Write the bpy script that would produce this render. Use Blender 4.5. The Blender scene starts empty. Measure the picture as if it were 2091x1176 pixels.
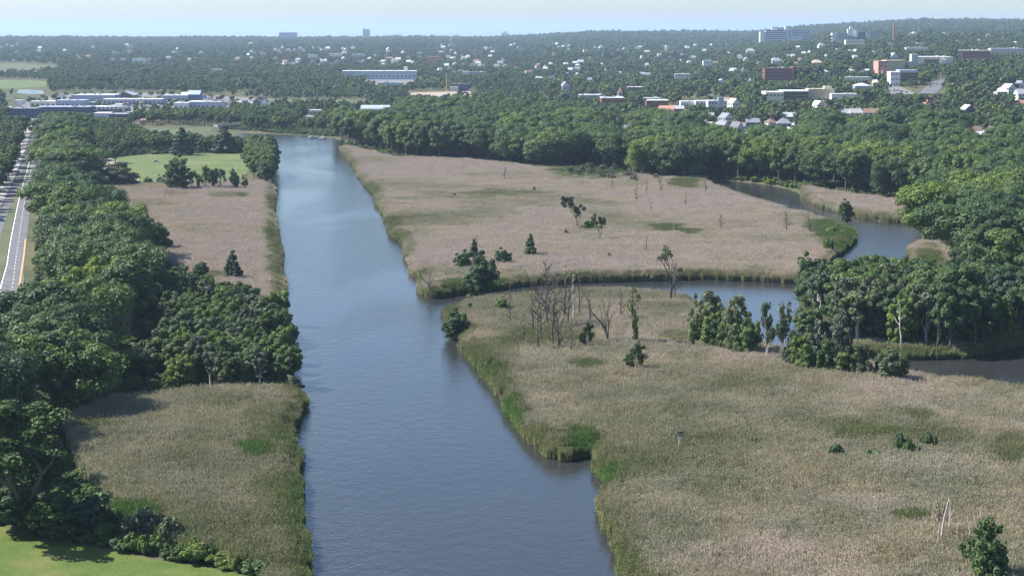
import bpy, bmesh, math, random
import numpy as np
from mathutils import Vector
R = math.radians
SC = bpy.context.scene
COL = SC.collection

# ------------------------------------------------------------------ camera, sky, sun, exposure
H = 85.0                      # height of the viewpoint above the water
F_PX = 3600.0                 # focal length in photograph pixels (2091 wide): a long lens, uprights stay upright
PITCH = math.atan(530/F_PX)
cam_d = bpy.data.cameras.new('camera'); cam = bpy.data.objects.new('camera', cam_d)
COL.objects.link(cam); cam.location = (0, 0, H); cam.rotation_euler = (math.pi/2 - PITCH, 0, 0)
cam_d.sensor_width = 36; cam_d.sensor_fit = 'HORIZONTAL'; cam_d.lens = 36*F_PX/2091
cam_d.clip_start = 1; cam_d.clip_end = 120000
SC.camera = cam

SUN_EL, SUN_AZ = 47.0, -82.0  # azimuth in degrees clockwise from +Y (the view direction)
w = bpy.data.worlds.new('World'); SC.world = w; w.use_nodes = True
nt = w.node_tree; nt.nodes.clear()
sky = nt.nodes.new('ShaderNodeTexSky'); sky.sky_type = 'NISHITA'; sky.sun_disc = False
sky.sun_elevation = R(SUN_EL); sky.sun_rotation = R(SUN_AZ)
sky.altitude = 85; sky.air_density = 0.9; sky.dust_density = 0.7; sky.ozone_density = 4.8
bg = nt.nodes.new('ShaderNodeBackground'); bg.inputs[1].default_value = 0.085
wo = nt.nodes.new('ShaderNodeOutputWorld')
nt.links.new(sky.outputs[0], bg.inputs[0]); nt.links.new(bg.outputs[0], wo.inputs[0])
sd_ = bpy.data.lights.new('sun', 'SUN'); sun = bpy.data.objects.new('sun', sd_); COL.objects.link(sun)
sd_.energy = 5.0; sd_.angle = R(0.53); sd_.color = (1.0, 0.96, 0.91)
sdir = Vector((math.sin(R(SUN_AZ))*math.cos(R(SUN_EL)), math.cos(R(SUN_AZ))*math.cos(R(SUN_EL)), math.sin(R(SUN_EL))))
sun.rotation_euler = (-sdir).to_track_quat('-Z', 'Y').to_euler(); sun.location = (-200, 100, 300)
vs = SC.view_settings; vs.view_transform = 'Standard'; vs.look = 'None'; vs.exposure = 1.2; vs.gamma = 1.0
vs.use_curve_mapping = False
SC.cycles.use_denoising = True
SC.cycles.max_bounces = 5; SC.cycles.diffuse_bounces = 2; SC.cycles.glossy_bounces = 2
SC.cycles.transmission_bounces = 2; SC.cycles.volume_bounces = 0; SC.cycles.transparent_max_bounces = 4
SC.cycles.use_adaptive_sampling = True; SC.cycles.adaptive_threshold = 0.01

# ------------------------------------------------------------------ helpers: terrain and pixels
rng = np.random.default_rng(7)
def sstep(a, b, x):
    t = np.clip((np.asarray(x, float)-a)/(b-a), 0, 1); return t*t*(3-2*t)
_tab = np.random.default_rng(99).random((256, 256))
def vnoise(x, y):
    x = np.asarray(x, float); y = np.asarray(y, float)
    xi = np.floor(x).astype(int); yi = np.floor(y).astype(int); fx = x-xi; fy = y-yi
    fx = fx*fx*(3-2*fx); fy = fy*fy*(3-2*fy)
    g = lambda a, b: _tab[a % 256, b % 256]
    return (g(xi, yi)*(1-fx)+g(xi+1, yi)*fx)*(1-fy)+(g(xi, yi+1)*(1-fx)+g(xi+1, yi+1)*fx)*fy
def fbm(x, y, o=3):
    s = 0; a = .5; t = 0
    for k in range(o):
        s = s+a*vnoise(x*2**k+17*k, y*2**k+31*k); t += a; a *= .5
    return s/t
LAND = 0.45
DEPTH = 2.548                                  # stretch of the relief table below along the view
def T(x, y):                                   # height of the land, river beds left aside
    x = np.asarray(x, float); y = np.asarray(y, float)
    yr = y; y = y/DEPTH; u = x/np.maximum(y, 60)
    r = np.interp(y, [0, 400, 560, 700, 900, 1300, 2000, 2700, 3300, 4200, 5000], [0, 0, 8, 17, 30, 46, 62, 86, 109, 96, -6])
    right = sstep(.10, .62, u)*r
    c = np.interp(y, [0, 1000, 1800, 2600, 3400, 4000, 4600], [0, 0, 13, 33, 54, 38, -6])
    cen = sstep(-.22, .16, u)*c
    lf = np.interp(y, [0, 900, 1500, 2300, 3200, 3600, 4200], [0, 0, 8, 20, 31, 28, -6])
    n = (fbm(x/420, yr/420, 2)-.5)*np.interp(y, [0, 700, 1500, 3500], [0, 0, 8, 26])*(.5+.5*sstep(-.2, .3, u))
    return LAND + np.maximum(np.maximum(right, cen), lf) + n*np.interp(y, [0, 4200, 4600], [1, 1, 0])
cp, sp = math.cos(PITCH), math.sin(PITCH)
def ray(px, py):
    xc = (px-1045.5)/F_PX; yc = -(py-588)/F_PX
    d = np.array([xc, cp+yc*sp, -sp+yc*cp]); return d/np.linalg.norm(d)
def P0(px, py, z=LAND):                        # pixel to the level plane z
    d = ray(px, py); t = (z-H)/d[2]; return (d[0]*t, d[1]*t)
def G(px, py, dz=0.0):                         # pixel to the terrain (first hit)
    d = ray(px, py)
    ts = np.geomspace(120, 13500, 1600); p = np.outer(ts, d)
    hgt = H+p[:, 2]-T(p[:, 0], p[:, 1])-dz
    k = np.argmax(hgt < 0) if (hgt < 0).any() else len(ts)-1
    if k > 0 and hgt[k] < 0:
        a = hgt[k-1]/(hgt[k-1]-hgt[k]); t = ts[k-1]+(ts[k]-ts[k-1])*a
    else: t = ts[k]
    x, y = d[0]*t, d[1]*t
    return float(x), float(y), float(T(x, y))
def proj(x, y, z):
    x = np.asarray(x, float); y = np.asarray(y, float); z = np.asarray(z, float)-H
    de = y*cp-z*sp; up = y*sp+z*cp
    return 1045.5+F_PX*x/de, 588-F_PX*up/de, de
def inpoly(x, y, poly):
    x = np.asarray(x, float); y = np.asarray(y, float); c = np.zeros(x.shape, bool)
    n = len(poly)
    for i in range(n):
        x0, y0 = poly[i]; x1, y1 = poly[(i+1) % n]
        if y0 == y1: continue
        c ^= ((y0 > y) != (y1 > y)) & (x < (x1-x0)*(y-y0)/(y1-y0)+x0)
    return c
def segdist(x, y, poly, closed=True):
    d = np.full(np.shape(x), 1e9); n = len(poly)
    for i in range(n if closed else n-1):
        x0, y0 = poly[i]; x1, y1 = poly[(i+1) % n]
        dx, dy = x1-x0, y1-y0; L = dx*dx+dy*dy+1e-9
        t = np.clip(((x-x0)*dx+(y-y0)*dy)/L, 0, 1)
        d = np.minimum(d, np.hypot(x-x0-t*dx, y-y0-t*dy))
    return d
def smooth_poly(p, it=1, amp=0.0, seed=0):     # Chaikin rounding of a shoreline
    p = [tuple(q) for q in p]
    for k in range(it):
        o = []
        for i in range(len(p)):
            a, b = p[i], p[(i+1) % len(p)]
            o += [(a[0]*.75+b[0]*.25, a[1]*.75+b[1]*.25), (a[0]*.25+b[0]*.75, a[1]*.25+b[1]*.75)]
        p = o
    return p

# ------------------------------------------------------------------ helpers: objects, tags, meshes
def tag(o, label=None, cat=None, group=None, kind=None):
    if label: o['label'] = label
    if cat: o['category'] = cat
    if group: o['group'] = group
    if kind: o['kind'] = kind
    return o
def empty(name, loc, rz=0.0):
    o = bpy.data.objects.new(name, None); COL.objects.link(o); o.location = loc; o.rotation_euler = (0, 0, rz)
    o.empty_display_size = .5
    return o
def mesh_np(name, V, F, mats=(), attr=None, smooth=False, mi=None):
    V = np.asarray(V, np.float32).reshape(-1, 3)
    me = bpy.data.meshes.new(name)
    if isinstance(F, np.ndarray):
        k = F.shape[1]; n = F.shape[0]
        me.vertices.add(len(V)); me.vertices.foreach_set('co', V.ravel())
        me.loops.add(n*k); me.loops.foreach_set('vertex_index', F.astype(np.int32).ravel())
        me.polygons.add(n); me.polygons.foreach_set('loop_start', np.arange(0, n*k, k, dtype=np.int32))
        me.update(calc_edges=True)
    else:
        me.from_pydata([tuple(v) for v in V.tolist()], [], F)
    for m in mats: me.materials.append(m)
    if attr:
        for k, v in attr.items():
            a = me.attributes.new(k, 'FLOAT', 'FACE' if len(v) == len(me.polygons) else 'POINT')
            a.data.foreach_set('value', np.asarray(v, np.float32))
    if mi is not None: me.polygons.foreach_set('material_index', np.asarray(mi, np.int32))
    if smooth: me.polygons.foreach_set('use_smooth', np.ones(len(me.polygons), bool))
    me.update(); me.validate()
    return me
def obj(name, me, parent=None, loc=(0, 0, 0), rz=0.0):
    o = bpy.data.objects.new(name, me); COL.objects.link(o); o.location = loc; o.rotation_euler = (0, 0, rz)
    if parent: o.parent = parent
    return o
class MB:                                       # collects polygons for one mesh
    def __init__(s): s.v = []; s.f = []
    def box(s, x0, x1, y0, y1, z0, z1):
        n = len(s.v)
        s.v += [(x0, y0, z0), (x1, y0, z0), (x1, y1, z0), (x0, y1, z0), (x0, y0, z1), (x1, y0, z1), (x1, y1, z1), (x0, y1, z1)]
        s.f += [[n+a for a in q] for q in ((0, 3, 2, 1), (4, 5, 6, 7), (0, 1, 5, 4), (1, 2, 6, 5), (2, 3, 7, 6), (3, 0, 4, 7))]
        return s
    def poly(s, pts):
        n = len(s.v); s.v += [tuple(p) for p in pts]; s.f.append(list(range(n, n+len(pts)))); return s
    def prism(s, prof, y0, y1):                 # profile in x,z swept along y
        n = len(s.v); k = len(prof)
        s.v += [(x, y0, z) for x, z in prof]+[(x, y1, z) for x, z in prof]
        s.f += [[n+i for i in range(k)][::-1], [n+k+i for i in range(k)]]
        s.f += [[n+i, n+(i+1) % k, n+k+(i+1) % k, n+k+i] for i in range(k)]
        return s
    def tube(s, pts, rad, n=6, cap=True):
        b = len(s.v); m = len(pts)
        for i, p in enumerate(pts):
            p = Vector(p); a = Vector(pts[max(i-1, 0)]); c = Vector(pts[min(i+1, m-1)])
            d = (c-a); d = d.normalized() if d.length > 1e-6 else Vector((0, 0, 1))
            u = d.cross(Vector((0, 1, 0)) if abs(d.y) < .9 else Vector((1, 0, 0))).normalized(); v = d.cross(u)
            r = rad[i]
            for k in range(n):
                t = 2*math.pi*k/n; q = p+(u*math.cos(t)+v*math.sin(t))*r; s.v.append((q.x, q.y, q.z))
        for i in range(m-1):
            for k in range(n):
                s.f.append([b+i*n+k, b+i*n+(k+1) % n, b+(i+1)*n+(k+1) % n, b+(i+1)*n+k])
        if cap: s.f.append([b+k for k in range(n)][::-1]); s.f.append([b+(m-1)*n+k for k in range(n)])
        return s
    def cyl(s, x, y, z0, z1, r, n=12, r1=None):
        return s.tube([(x, y, z0), (x, y, z1)], [r, r if r1 is None else r1], n)
    def mesh(s, name, mat, smooth=False):
        return mesh_np(name, s.v, s.f, [mat] if mat else [], smooth=smooth)
    def build(s, name, mat, parent=None, loc=(0, 0, 0), rz=0.0, smooth=False):
        return obj(name, s.mesh(name, mat, smooth), parent, loc, rz)

# ------------------------------------------------------------------ materials
MAT = {}
def newmat(name):
    m = bpy.data.materials.new(name); m.use_nodes = True; nt = m.node_tree; nt.nodes.clear()
    out = nt.nodes.new('ShaderNodeOutputMaterial')
    return m, nt, out
def N(nt, t, **kw):
    n = nt.nodes.new(t)
    for k, v in kw.items(): setattr(n, k, v)
    return n
def ramp(nt, fac, stops):
    r = N(nt, 'ShaderNodeValToRGB'); e = r.color_ramp.elements
    e[0].position, e[0].color = stops[0][0], (*stops[0][1], 1)
    e[1].position, e[1].color = stops[-1][0], (*stops[-1][1], 1)
    for p, c in stops[1:-1]:
        q = e.new(p); q.color = (*c, 1)
    nt.links.new(fac, r.inputs[0]); return r.outputs[0]
def mixc(nt, f, a, b, mode='MIX'):
    m = N(nt, 'ShaderNodeMix', data_type='RGBA', blend_type=mode)
    for s, v in ((0, f), (6, a), (7, b)):
        if hasattr(v, 'is_output'): nt.links.new(v, m.inputs[s])
        elif s == 0: m.inputs[0].default_value = v
        else: m.inputs[s].default_value = (*v, 1)
    return m.outputs[2]
def math_(nt, op, a, b=None, c=None, clamp=False):
    m = N(nt, 'ShaderNodeMath', operation=op, use_clamp=clamp)
    for i, v in enumerate((a, b, c)):
        if v is None: continue
        if hasattr(v, 'is_output'): nt.links.new(v, m.inputs[i])
        else: m.inputs[i].default_value = v
    return m.outputs[0]
def noise(nt, vec, scale, detail=3, rough=.55, dist=0.0):
    n = N(nt, 'ShaderNodeTexNoise'); n.inputs['Scale'].default_value = scale; n.inputs['Detail'].default_value = detail
    n.inputs['Roughness'].default_value = rough; n.inputs['Distortion'].default_value = dist
    if vec is not None: nt.links.new(vec, n.inputs['Vector'])
    return n.outputs['Fac']
def wpos(nt): return N(nt, 'ShaderNodeNewGeometry').outputs['Position']
def pbsdf(nt, col, rough=.8, spec=.3):
    b = N(nt, 'ShaderNodeBsdfPrincipled')
    if hasattr(col, 'is_output'): nt.links.new(col, b.inputs['Base Color'])
    else: b.inputs['Base Color'].default_value = (*col, 1)
    b.inputs['Roughness'].default_value = rough; b.inputs['Specular IOR Level'].default_value = spec
    return b
def plain(name, col, rough=.7, var=.18, scale=.6, spec=.3):   # painted or weathered surface with blotchy wear
    if name in MAT: return MAT[name]
    m, nt, out = newmat(name); p = wpos(nt)
    n1 = noise(nt, p, scale, 4); n2 = noise(nt, p, scale*9, 3)
    f = math_(nt, 'ADD', math_(nt, 'MULTIPLY', n1, .6), math_(nt, 'MULTIPLY', n2, .4))
    c = ramp(nt, f, [(.25, tuple(x*(1-var) for x in col)), (.75, tuple(min(1, x*(1+var)) for x in col))])
    b = pbsdf(nt, c, rough, spec); nt.links.new(b.outputs[0], out.inputs[0]); MAT[name] = m; return m
def leaf_mat(name, dark, light, warm, trans=.22, hue=.5):
    m, nt, out = newmat(name)
    at = N(nt, 'ShaderNodeAttribute', attribute_name='rnd')
    oi = N(nt, 'ShaderNodeObjectInfo')
    c = mixc(nt, at.outputs['Fac'], dark, light)
    r = ramp(nt, oi.outputs['Random'], [(0, (.62, .68, .76)), (.3, (.88, .92, .95)), (.65, (1.06, 1.05, .97)), (.88, (1.32, 1.25, .95)), (1, warm)])
    c = mixc(nt, 1.0, c, r, 'MULTIPLY')
    nz = noise(nt, wpos(nt), .22, 2)
    c = mixc(nt, 1.0, c, ramp(nt, nz, [(.3, (.85, .88, .92)), (.7, (1.15, 1.1, 1.0))]), 'MULTIPLY')
    nl = noise(nt, wpos(nt), .006, 3)
    c = mixc(nt, 1.0, c, ramp(nt, nl, [(.35, (.82, .88, .95)), (.65, (1.2, 1.12, 1.0))]), 'MULTIPLY')
    b = pbsdf(nt, c, .6, .25)
    t = N(nt, 'ShaderNodeBsdfTranslucent'); nt.links.new(mixc(nt, 1.0, c, (1.2, 1.3, .6), 'MULTIPLY'), t.inputs[0])
    mx = N(nt, 'ShaderNodeMixShader'); mx.inputs[0].default_value = trans
    nt.links.new(b.outputs[0], mx.inputs[1]); nt.links.new(t.outputs[0], mx.inputs[2]); nt.links.new(mx.outputs[0], out.inputs[0])
    MAT[name] = m; return m
leaf_mat('leaf_broad', (.044, .082, .033), (.092, .144, .054), (1.7, 1.5, .75))
leaf_mat('leaf_light', (.060, .105, .024), (.120, .180, .042), (1.3, 1.2, .8))
leaf_mat('leaf_grey', (.062, .085, .056), (.115, .142, .094), (1.2, 1.15, .95))
leaf_mat('leaf_conifer', (.030, .060, .030), (.056, .100, .045), (1.2, 1.15, .9), .1)
leaf_mat('leaf_shrub', (.048, .084, .026), (.095, .145, .044), (1.5, 1.4, .7))
plain('bark', (.105, .088, .07), .9, .3, 2.0, .1)
plain('bark_pale', (.42, .39, .35), .9, .22, 1.5, .1)
plain('bark_grey', (.095, .084, .078), .9, .25, 1.5, .1)
plain('dead_brush', (.22, .18, .155), .9, .3, 2.0, .1)

def reed_material():
    m, nt, out = newmat('reed')
    part = N(nt, 'ShaderNodeAttribute', attribute_name='part').outputs['Fac']       # 0 stalk and leaf .. 1 plume
    rnd = N(nt, 'ShaderNodeAttribute', attribute_name='rnd').outputs['Fac']
    ti = N(nt, 'ShaderNodeAttribute', attribute_name='tint', attribute_type='INSTANCER').outputs['Fac']
    p = wpos(nt)
    nz = noise(nt, p, .045, 5, .65); nf = noise(nt, p, .5, 3)
    leaf = mixc(nt, rnd, (.23, .23, .125), (.45, .425, .27))
    plume = mixc(nt, rnd, (.42, .365, .295), (.66, .58, .485))
    warm = ramp(nt, nz, [(.35, (.84, .90, .90)), (.65, (1.12, 1.05, .98))])
    dry = mixc(nt, part, leaf, plume)
    dry = mixc(nt, 1.0, dry, warm, 'MULTIPLY')
    gr = mixc(nt, rnd, (.125, .150, .056), (.270, .280, .130))
    viv = mixc(nt, rnd, (.090, .165, .042), (.160, .255, .070))
    f = math_(nt, 'ADD', ti, math_(nt, 'MULTIPLY', math_(nt, 'SUBTRACT', nf, .5), .5))
    g0 = N(nt, 'ShaderNodeMapRange'); g0.inputs[1].default_value = .30; g0.inputs[2].default_value = -.05; nt.links.new(f, g0.inputs[0])
    dry = mixc(nt, g0.outputs[0], dry, mixc(nt, rnd, (.38, .325, .275), (.62, .535, .46)))
    g1 = N(nt, 'ShaderNodeMapRange'); g1.inputs[1].default_value = .12; g1.inputs[2].default_value = .72; nt.links.new(f, g1.inputs[0])
    g2 = N(nt, 'ShaderNodeMapRange'); g2.inputs[1].default_value = .82; g2.inputs[2].default_value = 1.1; nt.links.new(f, g2.inputs[0])
    c = mixc(nt, g1.outputs[0], dry, gr); c = mixc(nt, g2.outputs[0], c, viv)
    b = pbsdf(nt, c, .75, .15)
    t = N(nt, 'ShaderNodeBsdfTranslucent'); nt.links.new(c, t.inputs[0])
    mx = N(nt, 'ShaderNodeMixShader'); mx.inputs[0].default_value = .32
    nt.links.new(b.outputs[0], mx.inputs[1]); nt.links.new(t.outputs[0], mx.inputs[2]); nt.links.new(mx.outputs[0], out.inputs[0])
    MAT['reed'] = m
reed_material()
def ground_material():
    m, nt, out = newmat('ground'); p = wpos(nt)
    a = noise(nt, p, .02, 5); b_ = noise(nt, p, .35, 4)
    c = ramp(nt, a, [(.3, (.050, .060, .030)), (.5, (.075, .080, .042)), (.72, (.110, .098, .062))])
    c = mixc(nt, 1.0, c, ramp(nt, b_, [(.3, (.75, .78, .75)), (.7, (1.25, 1.2, 1.15))]), 'MULTIPLY')
    b = pbsdf(nt, c, .95, .1); nt.links.new(b.outputs[0], out.inputs[0]); MAT['ground'] = m
ground_material()
def grass_material(name, lo, mid, hi, sc=.05, stripes=False):
    m, nt, out = newmat(name); p = wpos(nt)
    a = noise(nt, p, sc, 5, .6); b_ = noise(nt, p, 1.6, 4, .7)
    c = ramp(nt, a, [(.3, lo), (.5, mid), (.7, hi)])
    c = mixc(nt, 1.0, c, ramp(nt, b_, [(.25, (.72, .76, .7)), (.75, (1.25, 1.2, 1.1))]), 'MULTIPLY')
    b = pbsdf(nt, c, .9, .15)
    bp = N(nt, 'ShaderNodeBump'); bp.inputs['Strength'].default_value = .8; bp.inputs['Distance'].default_value = .12
    nt.links.new(noise(nt, p, 4.0, 3), bp.inputs['Height']); nt.links.new(bp.outputs[0], b.inputs['Normal'])
    nt.links.new(b.outputs[0], out.inputs[0]); MAT[name] = m
grass_material('lawn', (.050, .084, .018), (.072, .108, .024), (.118, .128, .042), .10)
grass_material('field', (.070, .108, .038), (.096, .130, .050), (.150, .148, .076), .03)
grass_material('meadow', (.066, .084, .046), (.090, .102, .058), (.130, .118, .082), .03)
def asphalt_material(name, col):
    m, nt, out = newmat(name); p = wpos(nt)
    a = noise(nt, p, .12, 5, .65); b_ = noise(nt, p, 2.5, 3)
    c = ramp(nt, a, [(.3, tuple(x*.8 for x in col)), (.7, tuple(x*1.25 for x in col))])
    c = mixc(nt, 1.0, c, ramp(nt, b_, [(.3, (.9, .9, .9)), (.7, (1.1, 1.1, 1.1))]), 'MULTIPLY')
    vor = N(nt, 'ShaderNodeTexVoronoi', feature='DISTANCE_TO_EDGE'); vor.inputs['Scale'].default_value = .11; nt.links.new(p, vor.inputs['Vector'])
    c = mixc(nt, math_(nt, 'LESS_THAN', vor.outputs['Distance'], .018), c, tuple(x*.62 for x in col))
    b = pbsdf(nt, c, .85, .3); nt.links.new(b.outputs[0], out.inputs[0]); MAT[name] = m
asphalt_material('asphalt', (.115, .115, .125)); asphalt_material('parking', (.15, .145, .14))
def water_material(name, base, ripple=.5):
    m, nt, out = newmat(name); p = wpos(nt)
    b = pbsdf(nt, base, .07, .5); b.inputs['IOR'].default_value = 1.333
    cm = N(nt, 'ShaderNodeMapping'); cm.inputs['Scale'].default_value = (1.0, .4, 1); nt.links.new(p, cm.inputs[0])
    mp = N(nt, 'ShaderNodeMapping'); mp.inputs['Scale'].default_value = (1.0, .8, 1); mp.inputs['Rotation'].default_value = (0, 0, R(20)); nt.links.new(p, mp.inputs[0])
    n1 = noise(nt, mp.outputs[0], 1.5, 3, .6); n2 = noise(nt, mp.outputs[0], .35, 2)
    calm = noise(nt, cm.outputs[0], .011, 4, .55, 1.5)                 # wind-ruffled and calmer reaches
    h = math_(nt, 'ADD', n1, math_(nt, 'MULTIPLY', n2, 1.4))
    bp = N(nt, 'ShaderNodeBump'); bp.inputs['Distance'].default_value = .18
    st = N(nt, 'ShaderNodeMapRange'); st.inputs[1].default_value = .44; st.inputs[2].default_value = .58; st.inputs[3].default_value = .5*ripple; st.inputs[4].default_value = ripple
    nt.links.new(calm, st.inputs[0]); nt.links.new(st.outputs[0], bp.inputs['Strength'])
    nt.links.new(h, bp.inputs['Height']); nt.links.new(bp.outputs[0], b.inputs['Normal'])
    nt.links.new(b.outputs[0], out.inputs[0]); MAT[name] = m
water_material('river_water', (.026, .028, .029), .55)
water_material('sea_water', (.05, .085, .10), .3)
PALETTE = dict(white=(.66, .66, .64), cream=(.66, .60, .47), tan=(.46, .39, .27), paleblue=(.38, .42, .48), steel=(.30, .35, .43), navy=(.055, .07, .12),
    grey=(.30, .30, .31), dgrey=(.12, .12, .13), slate=(.18, .19, .215), brick=(.24, .095, .07), salmon=(.46, .25, .20), rust=(.30, .15, .10), brown=(.16, .11, .08),
    glass=(.035, .045, .06), redroof=(.38, .20, .155), roofwhite=(.66, .65, .63), teal=(.20, .46, .42), yellow=(.62, .46, .16), orange=(.70, .33, .10), line=(.72, .71, .68),
    concrete=(.42, .40, .37), black=(.02, .02, .022), red=(.30, .03, .03), green=(.07, .14, .08), blue=(.08, .16, .36), silver=(.42, .43, .45), pavement=(.40, .37, .33), wood=(.23, .16, .10), dirt=(.30, .24, .18))
for k_, c_ in PALETTE.items():
    plain(k_, c_, .12 if k_ == 'glass' else .7, .05 if k_ == 'glass' else .14, .35, .5 if k_ == 'glass' else .3)

# ------------------------------------------------------------------ water outlines (photograph pixels to the water level)
def shore(pts): return [P0(p[0], p[1], p[2] if len(p) > 2 else 0.0) for p in pts]
river_px = [(630, 1176), (622, 1100), (612, 1000), (605, 920), (602, 860), (618, 838), (612, 800), (606, 720), (596, 650), (580, 600), (575, 560), (574, 520), (566, 488), (562, 440),
    (559, 380), (560, 330), (556, 302), (525, 288), (484, 279), (486, 272), (520, 273), (600, 275), (650, 280), (690, 283), (694, 300), (702, 316), (724, 345), (737, 372), (765, 396), (776, 432), (797, 462), (801, 490), (825, 497), (827, 522), (839, 547), (860, 582), (857, 600), (882, 613),
    (910, 640), (915, 680), (937, 692), (947, 722), (987, 772), (1026, 822), (1041, 872), (1081, 912), (1112, 937), (1160, 945), (1196, 938), (1206, 925), (1210, 958), (1236, 990), (1226, 1010), (1219, 1040), (1227, 1080), (1256, 1120), (1264, 1176)]
W1 = [(14, -160), (0, -20), (-16, 130)] + shore(river_px) + [(26, 130), (44, -20), (62, -160)]
creek_px = [(850, 606), (882, 613), (930, 604), (1000, 597), (1045, 588), (1100, 583), (1200, 578), (1350, 574), (1450, 571), (1560, 576), (1650, 581), (1692, 560), (1686, 537), (1702, 531), (1737, 506), (1749, 483), (1735, 470), (1680, 455), (1600, 435), (1500, 402), (1438, 380),
    (1460, 369), (1540, 373), (1630, 391), (1648, 414), (1700, 433), (1780, 451), (1875, 459), (1884, 485), (1866, 498), (1858, 525), (1874, 560), (1890, 585), (1840, 592), (1760, 600), (1690, 600), (1650, 610), (1632, 640), (1650, 680), (1705, 712), (1800, 730), (1900, 737), (2000, 727), (2091, 704), (2300, 690),
    (2300, 815, 2.6), (2091, 789, 2.6), (2000, 778, 2.6), (1895, 767, 2.6), (1800, 760), (1700, 748), (1640, 742), (1580, 728), (1530, 712), (1480, 690), (1445, 655), (1425, 622, 2), (1405, 599, 2.6), (1250, 589, 2.6), (1150, 593, 2.6), (1045, 603, 2.6), (965, 611, 2.6), (920, 626, 2), (890, 645)]
W2 = shore(creek_px)
def ragged(p, step=5.0, amp=1.5, seed=3):      # small bays and reed points along a shoreline
    o = []
    for i in range(len(p)):
        a, b = p[i], p[(i+1) % len(p)]; L = math.hypot(b[0]-a[0], b[1]-a[1]); n = max(1, int(L/step))
        for k in range(n):
            x = a[0]+(b[0]-a[0])*k/n; y = a[1]+(b[1]-a[1])*k/n
            dx, dy = (b[1]-a[1])/(L+1e-6), -(b[0]-a[0])/(L+1e-6); d = (float(fbm(x/11+seed, y/11, 2))-.5)*2*amp
            o.append((x+dx*d, y+dy*d))
    return o
W1 = ragged(smooth_poly(W1, 1)); W2 = ragged(smooth_poly(W2, 1), amp=1.0)
WATERS = [W1, W2]
def shore_sd(x, y):                            # + on land, - on water, metres
    s = np.full(np.shape(x), 1e9)
    for W in WATERS:
        d = segdist(x, y, W); s = np.minimum(s, np.where(inpoly(x, y, W), -d, d))
    return s
# ------------------------------------------------------------------ ground, river, sea
def make_ground():
    na = 640; ang = np.radians(np.linspace(-58, 58, na))
    rr = [70.0]
    while rr[-1] < 13500: rr.append(rr[-1]+(3.6 if rr[-1] < 1900 else (rr[-1]-1900)*.03+6))
    rr = np.array(rr); A, Q = np.meshgrid(ang, rr)
    X = Q*np.sin(A); Y = Q*np.cos(A)-250
    Z = T(X, Y)
    near = (Y < 1700) & (np.abs(X) < 600)
    sd = np.full(X.shape, 50.0); sd[near] = shore_sd(X[near], Y[near])
    Z = np.where(sd < 3, np.minimum(Z, np.clip(sd*.55-.1, -2.2, LAND)), Z)
    nr = len(rr); idx = np.arange(nr*na).reshape(nr, na)
    Fq = np.stack([idx[:-1, :-1], idx[:-1, 1:], idx[1:, 1:], idx[1:, :-1]], -1).reshape(-1, 4)[:, ::-1]
    V = np.stack([X, Y, Z], -1).reshape(-1, 3)
    o = obj('ground', mesh_np('ground', V, np.ascontiguousarray(Fq), [MAT['ground']], smooth=True))
    tag(o, 'dark earth and low grass of the lowland and hills', 'ground', kind='structure')
make_ground()
o = MB().poly([(-420, -240, 0), (520, -240, 0), (520, 1700, 0), (-420, 1700, 0)]).build('river', MAT['river_water'])
tag(o, 'wide grey-blue tidal river with a creek winding off to the right', 'river', kind='structure')
o = MB().poly([(-60000, 10300, -.6), (60000, 10300, -.6), (60000, 60000, -.6), (-60000, 60000, -.6)]).build('sea', MAT['sea_water'])
tag(o, 'hazy sea beyond the last line of trees', 'sea', kind='structure')
def sheet(name, px, mat, dz, label, cat, kind='structure', terrain=True):
    pts = [G(*p)[:2] for p in px]; cx = np.mean([p[0] for p in pts]); cy = np.mean([p[1] for p in pts])
    if not terrain: P = [(x, y, LAND+dz) for x, y in pts]
    else: P = [(x, y, float(T(x, y))+dz) for x, y in pts]
    o = MB().poly(P).build(name, MAT[mat]); tag(o, label, cat, kind=kind); return o
sheet('lawn', [(-250, 1068), (-60, 1070), (40, 1078), (150, 1108), (300, 1140), (420, 1158), (500, 1174), (545, 1200), (560, 1400), (-500, 1400)], 'lawn', .06, 'bright mown lawn in tree shade at the near left corner', 'lawn')
sheet('playing_field', [(232, 322), (300, 315), (420, 313), (500, 313), (530, 330), (505, 352), (480, 384), (300, 388), (262, 372), (246, 345)], 'field', .06, 'mown green playing field beside the river', 'playing field')
sheet('dirt_lot', [(196, 326), (226, 322), (240, 330), (232, 350), (205, 352)], 'dirt', .10, 'bare pinkish dirt patch at the corner of the playing field', 'dirt lot')
sheet('far_meadow', [(-60, 132), (40, 130), (110, 136), (125, 145), (60, 148), (-60, 150)], 'meadow', .3, 'open green marsh meadow far off at the left edge', 'meadow')
sheet('far_meadow', [(-60, 166), (60, 164), (98, 168), (94, 178), (40, 182), (-60, 182)], 'field', .3, 'brighter green meadow just behind the far pond', 'meadow')
sheet('tidal_flat', [(520, 206), (620, 200), (735, 208), (760, 214), (700, 219), (560, 216)], 'meadow', .25, 'pale marsh strip beyond the basin', 'meadow')
sheet('reed_flat', [(838, 190), (960, 187), (968, 200), (900, 206), (840, 204)], 'dirt', .25, 'tan reed flat around the yellow mast', 'meadow')
sheet('reed_meadow', [(245, 262), (330, 262), (432, 264), (436, 275), (330, 283), (300, 290), (262, 280)], 'meadow', .12, 'tan and green reed meadow behind the playing field', 'meadow')
sheet('pond', [(38, 183), (88, 186), (90, 193), (60, 194), (34, 191)], 'river_water', .40, 'bright strip of pond water at the far left', 'pond')
sheet('inlet', [(612, 209), (650, 208), (780, 214), (770, 218), (640, 214)], 'river_water', .40, 'narrow inlet of pale water beyond the far bank', 'pond')
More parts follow.
